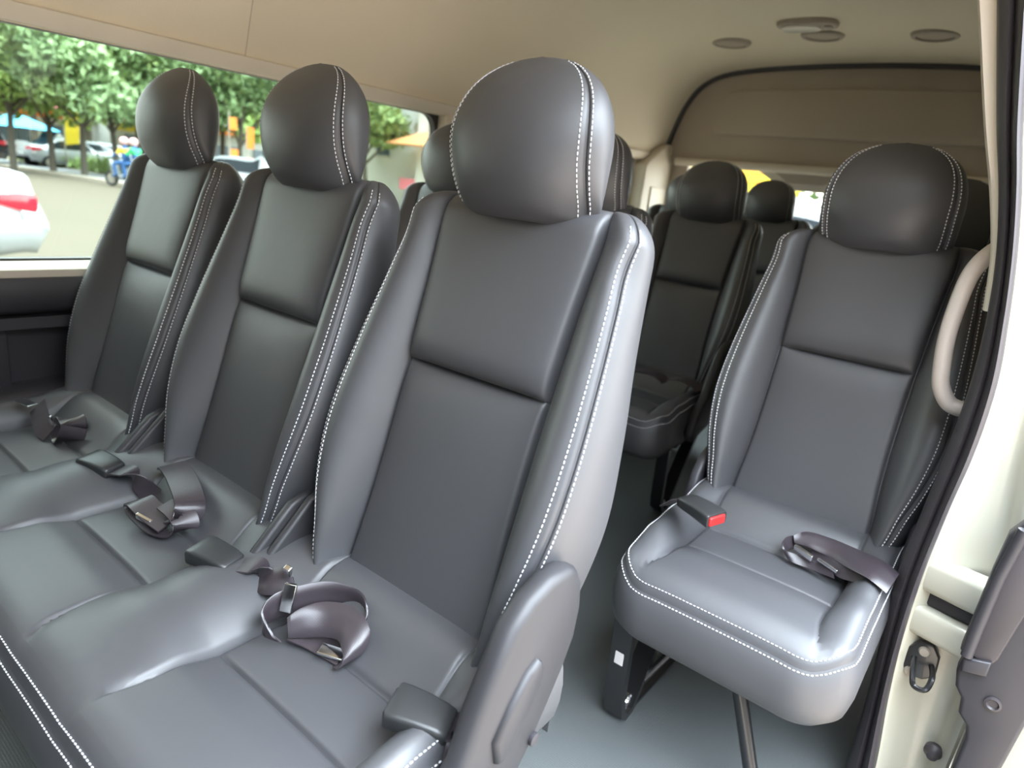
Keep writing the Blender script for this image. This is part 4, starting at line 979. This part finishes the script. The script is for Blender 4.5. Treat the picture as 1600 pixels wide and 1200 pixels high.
car('white hatchback driving between the two left headrests', 'carw', -24.8, 14.2, math.radians(200), L=4.0, Hh=1.56, kind='suv')
wl = ['left white parked car behind the slim trees', 'middle white parked car behind the slim trees', 'right white parked car behind the slim trees']
for i, k in enumerate((-.345, -.368, -.392)):
    px, py = ray_at(k, -39 - i); car(wl[i], 'carw', px, py, math.radians(100), kind='suv' if i == 1 else 'sedan')

# building with orange roofs at the right end of the window
t = thing('house', 'pale two-storey house with orange tiled roofs behind the right end of the window', 'building', (-27, 26, GZ)); 
mb = MB(); mb.box((0, 0, 4.5), (8, 6, 9)); mb.box((4.8, -1.2, 2.6), (3.0, 5, 5.2)); mb.build('wall', 'wall', t, smooth=False)
def roofm(x, y, z, w, d, h):
    mb = MB(); mb.add([(x - w, y - d, z), (x + w, y - d, z), (x + w, y + d, z), (x - w, y + d, z), (x, y - d * .5, z + h), (x, y + d * .5, z + h)], [(0, 1, 4), (1, 2, 5, 4), (2, 3, 5), (3, 0, 4, 5), (3, 2, 1, 0)]); mb.build('roof', 'roof', t, smooth=False)
roofm(5.0, -1.2, 5.2, 2.0, 3.1, 1.3); roofm(1.5, -3.2, 7.2, 3.2, 1.0, 1.2); roofm(4.4, -3.9, 2.9, 2.2, .8, .6)
for (x, z, w_, h_) in ((.2, 3.4, .9, 2.0), (2.6, 5.9, .8, 1.1), (-2.6, 3.4, 1.0, 1.4), (-2.6, 6.4, 1.0, 1.2), (.2, 6.6, .8, 1.0)):
    mb = MB(); mb.box((x, -3.03, z), (w_, .1, h_)); f = mb.build('window', 'pane', t, smooth=False); mb = MB(); mb.box((x, -3.04, z - h_ / 2 - .05), (w_ + .2, .2, .1)); mb.build('window_sill', 'concrete', f, smooth=False)
mb = MB(); mb.box((4.6, -3.74, 1.3), (1.1, .12, 2.4)); mb.build('door', 'wood', t, smooth=False)
mb = MB(); mb.box((2.8, -3.6, 1.2), (1.2, .1, .5)); mb.build('banner', 'pink', t, smooth=False)
# distant low shop fronts and a wall behind the car park
for i, (k0, x, w_, hh, mt, lab) in enumerate(((-.30, -56, 6, 3.2, 'wall', 'low pale shop far behind the black car'), (-.365, -58, 7, 3.6, 'concrete', 'low grey shop front far behind the parked white cars'), (-.44, -56, 7, 3.0, 'wall', 'low pale building far behind the motorbike rider'), (-.56, -54, 8, 3.6, 'concrete', 'grey building far behind the orange banners'))):
    px, py = ray_at(k0, x); t = thing('shop', lab, 'building', (px, py, GZ)); mb = MB(); mb.box((0, 0, hh / 2), (5, w_, hh)); mb.build('wall', mt, t, smooth=False)
    for q in (-1, 1):
        mb = MB(); mb.box((2.53, q * w_ * .22, 1.5), (.08, w_ * .28, 1.4)); mb.build('shop_window', 'pane', t, smooth=False)
    mb = MB(); mb.box((2.7, 0, hh - .35), (.25, w_ * .9, .5)); mb.build('fascia', ('orange', 'pink', 'yellow', 'orange')[i], t, smooth=False)
px, py = ray_at(-.292, -40); t = thing('market_umbrella', 'bright blue awning beside the large bushy tree', 'awning', (px, py, GZ))
mb = MB(); mb.tube([(0, 0, 0), (0, 0, 2.3)], .04); mb.build('pole', 'vent', t); mb = MB(); mb.add([(-1.4, -1.4, 1.75), (1.4, -1.4, 1.75), (1.4, 1.4, 1.75), (-1.4, 1.4, 1.75), (0, 0, 2.4)], [(0, 1, 4), (1, 2, 4), (2, 3, 4), (3, 0, 4), (3, 2, 1, 0)]); mb.build('canopy', 'blue', t, smooth=False)
px, py = ray_at(-.342, -38); t = thing('banner_flag', 'tall yellow feather flag among the slim trees', 'flag', (px, py, GZ))
mb = MB(); mb.tube([(0, 0, 0), (0, 0, 4.3)], .03); mb.build('pole', 'vent', t); mb = MB(); mb.prism([(0.02, 1.2), (.62, 1.3), (.66, 2.6), (.55, 3.6), (.3, 4.25), (.02, 4.35)], 'x', -.01, .01); mb.build('flag_cloth', 'yellow', t, smooth=False)
for i, (k, z, lab) in enumerate(((-.560, 2.6, 'upper left orange banner among the tree leaves'), (-.588, 2.1, 'tall orange banner among the tree leaves'), (-.562, 1.3, 'lower left orange banner by the tree trunk'), (-.595, .9, 'lower right orange banner by the tree trunk'))):
    px, py = ray_at(k, -29); t = thing('hanging_banner', lab, 'banner', (px, py, GZ), group='orange banners by the road')
    mb = MB(); mb.tube([(0, 0, 0), (0, 0, z + .8)], .025, 8); mb.build('pole', 'vent', t); mb = MB(); mb.box((.02, .18, z + .3), (.02, .34, .9 if i == 1 else .5)); mb.build('banner_cloth', 'orange', t, smooth=False)

# yellow sign, vehicle and greenery behind the rear glass
px, py = -7.6, 20.0
t = thing('yellow_sign', 'yellow roadside sign seen through the rear glass', 'sign', (px, py, GZ))
mb = MB(); mb.box((0, 0, 2.75), (3.4, .08, 1.15), bev=.02); mb.build('sign_panel', 'yellow', t, angle=50)
for x in (-1.3, 1.3):
    mb = MB(); mb.tube([(x, .08, 0), (x, .08, 3.4)], .05); mb.build('post', 'vent', t)
for i in range(3):
    mb = MB(); mb.box((.3, -.045, 2.50 + i * .25), (2.2 - .3 * i, .01, .05)); mb.build('lettering', 'orange', t, smooth=False)
car('white car parked behind the van, seen between the rear headrests', 'carw', -4.0, 10.5, math.radians(180), L=4.5, Hh=1.75, kind='suv')
car('second white car behind the van, partly hidden by the single seat', 'carw', -2.4, 14.5, math.radians(180), L=4.4, Hh=1.7, kind='suv')
tree('tree', 'dense green tree seen through the rear glass', -6.0, 24, 6.5, (3.2, 2.5), 'leafd', 77, n=4000, base=.12)
tree('tree', 'pale green tree at the left edge of the rear glass', -14.5, 27, 6.5, (3.0, 2.5), 'leaf', 78, n=3500, base=.12)

# motorbike and rider
bx, by = ray_at(-.412, -27.5)
t = thing('motorbike', 'scooter with a red tail lamp ridden along the road', 'motorbike', (bx, by, GZ), math.radians(205))
for xx in (-.62, .62):
    mb = MB(); ring = [(xx + .24 * math.cos(a), 0, .29 + .24 * math.sin(a)) for a in np.linspace(0, 2 * math.pi, 20)]; mb.tube(ring, .05, 8, cap=False); wv = mb.build('wheel', 'tyre', t)
    mb = MB(); mb.lathe([(.2, -.01), (.2, .01), (.02, .03)], (xx, 0, .29), 12, 'y'); mb.build('rim', 'vent', wv)
mb = MB(); mb.prism([(-.85, .62), (-.75, .80), (-.1, .76), (.05, .45), (.30, .42), (.45, .85), (.55, .95), (.60, .80), (.48, .35), (.1, .26), (-.45, .32)], 'y', -.14, .14, bev=.05); mb.build('body', 'carw', t, angle=50)
mb = MB(); mb.box((-.35, 0, .82), (.75, .28, .10), bev=.04); mb.build('saddle', 'tyre', t)
mb = MB(); mb.box((-.86, 0, .70), (.06, .22, .10), bev=.02); mb.build('tail_lamp', 'tail', t)
mb = MB(); mb.tube([(.42, -.34, 1.05), (.48, 0, 1.0), (.42, .34, 1.05)], .02, 8); mb.tube([(.48, 0, 1.0), (.62, 0, .3)], .03, 8); mb.build('handlebar', 'steel', t)
def rider(label, x0, jacket, dz=0.0):
    p = thing('person', label, 'person', (bx, by, GZ), math.radians(205))
    def skinmesh(name, nodes, edges, radii, mt, parent):
        me = bpy.data.meshes.new(name); me.from_pydata(nodes, edges, []); o = bpy.data.objects.new(name, me); COL.objects.link(o); o.parent = parent
        me.materials.append(M[mt]); sk = o.modifiers.new('s', 'SKIN'); 
        me.skin_vertices.new() if not me.skin_vertices else None
        for i, r in enumerate(radii): me.skin_vertices[0].data[i].radius = (r, r)
        me.skin_vertices[0].data[0].use_root = True
        sb = o.modifiers.new('u', 'SUBSURF'); sb.levels = 1; sb.render_levels = 2
        return o
    X = x0
    nodes = [(X, 0, .92), (X + .03, 0, 1.12), (X + .07, 0, 1.34), (X + .08, 0, 1.46), (X + .11, 0, 1.62), (X + .06, .19, 1.38), (X + .22, .25, 1.16), (X + .46, .25, 1.08), (X + .06, -.19, 1.38), (X + .22, -.25, 1.16), (X + .46, -.25, 1.08),
             (X + .05, .10, .90), (X + .42, .19, .84), (X + .36, .19, .42), (X + .50, .19, .36), (X + .05, -.10, .90), (X + .42, -.19, .84), (X + .36, -.19, .42), (X + .50, -.19, .36)]
    ed = [(0, 1), (1, 2), (2, 3), (3, 4), (2, 5), (5, 6), (6, 7), (2, 8), (8, 9), (9, 10), (0, 11), (11, 12), (12, 13), (13, 14), (0, 15), (15, 16), (16, 17), (17, 18)]
    rd = [.13, .13, .15, .06, .10, .065, .05, .035, .065, .05, .035, .09, .075, .05, .045, .09, .075, .05, .045]
    body = skinmesh('body', nodes, ed, rd, 'jeans', p)
    k = [1, 2, 5, 6, 8, 9]; idx = {a: i for i, a in enumerate(k)}
    skinmesh('jacket', [nodes[a] for a in k], [(idx[a], idx[b]) for a, b in ed if a in idx and b in idx], [rd[a] * 1.2 for a in k], jacket, p)
    mb = MB(); hc = Vector(nodes[4]) + Vector((0, 0, .02)); mb.lathe([(.02, -.12), (.10, -.11), (.145, -.04), (.15, .04), (.12, .11), (.06, .145), (.01, .15)], tuple(hc), 18); mb.build('helmet', 'helmet', p)
    mb = MB(); mb.box(hc + Vector((.115, 0, -.02)), (.05, .16, .09), bev=.02); mb.build('face', 'skin', p)
rider('rider in a yellow jacket, blue jeans and pale helmet on the motorbike', -.10, 'jy')
rider('pillion passenger in a green jacket behind the motorbike rider', -.52, 'jg')
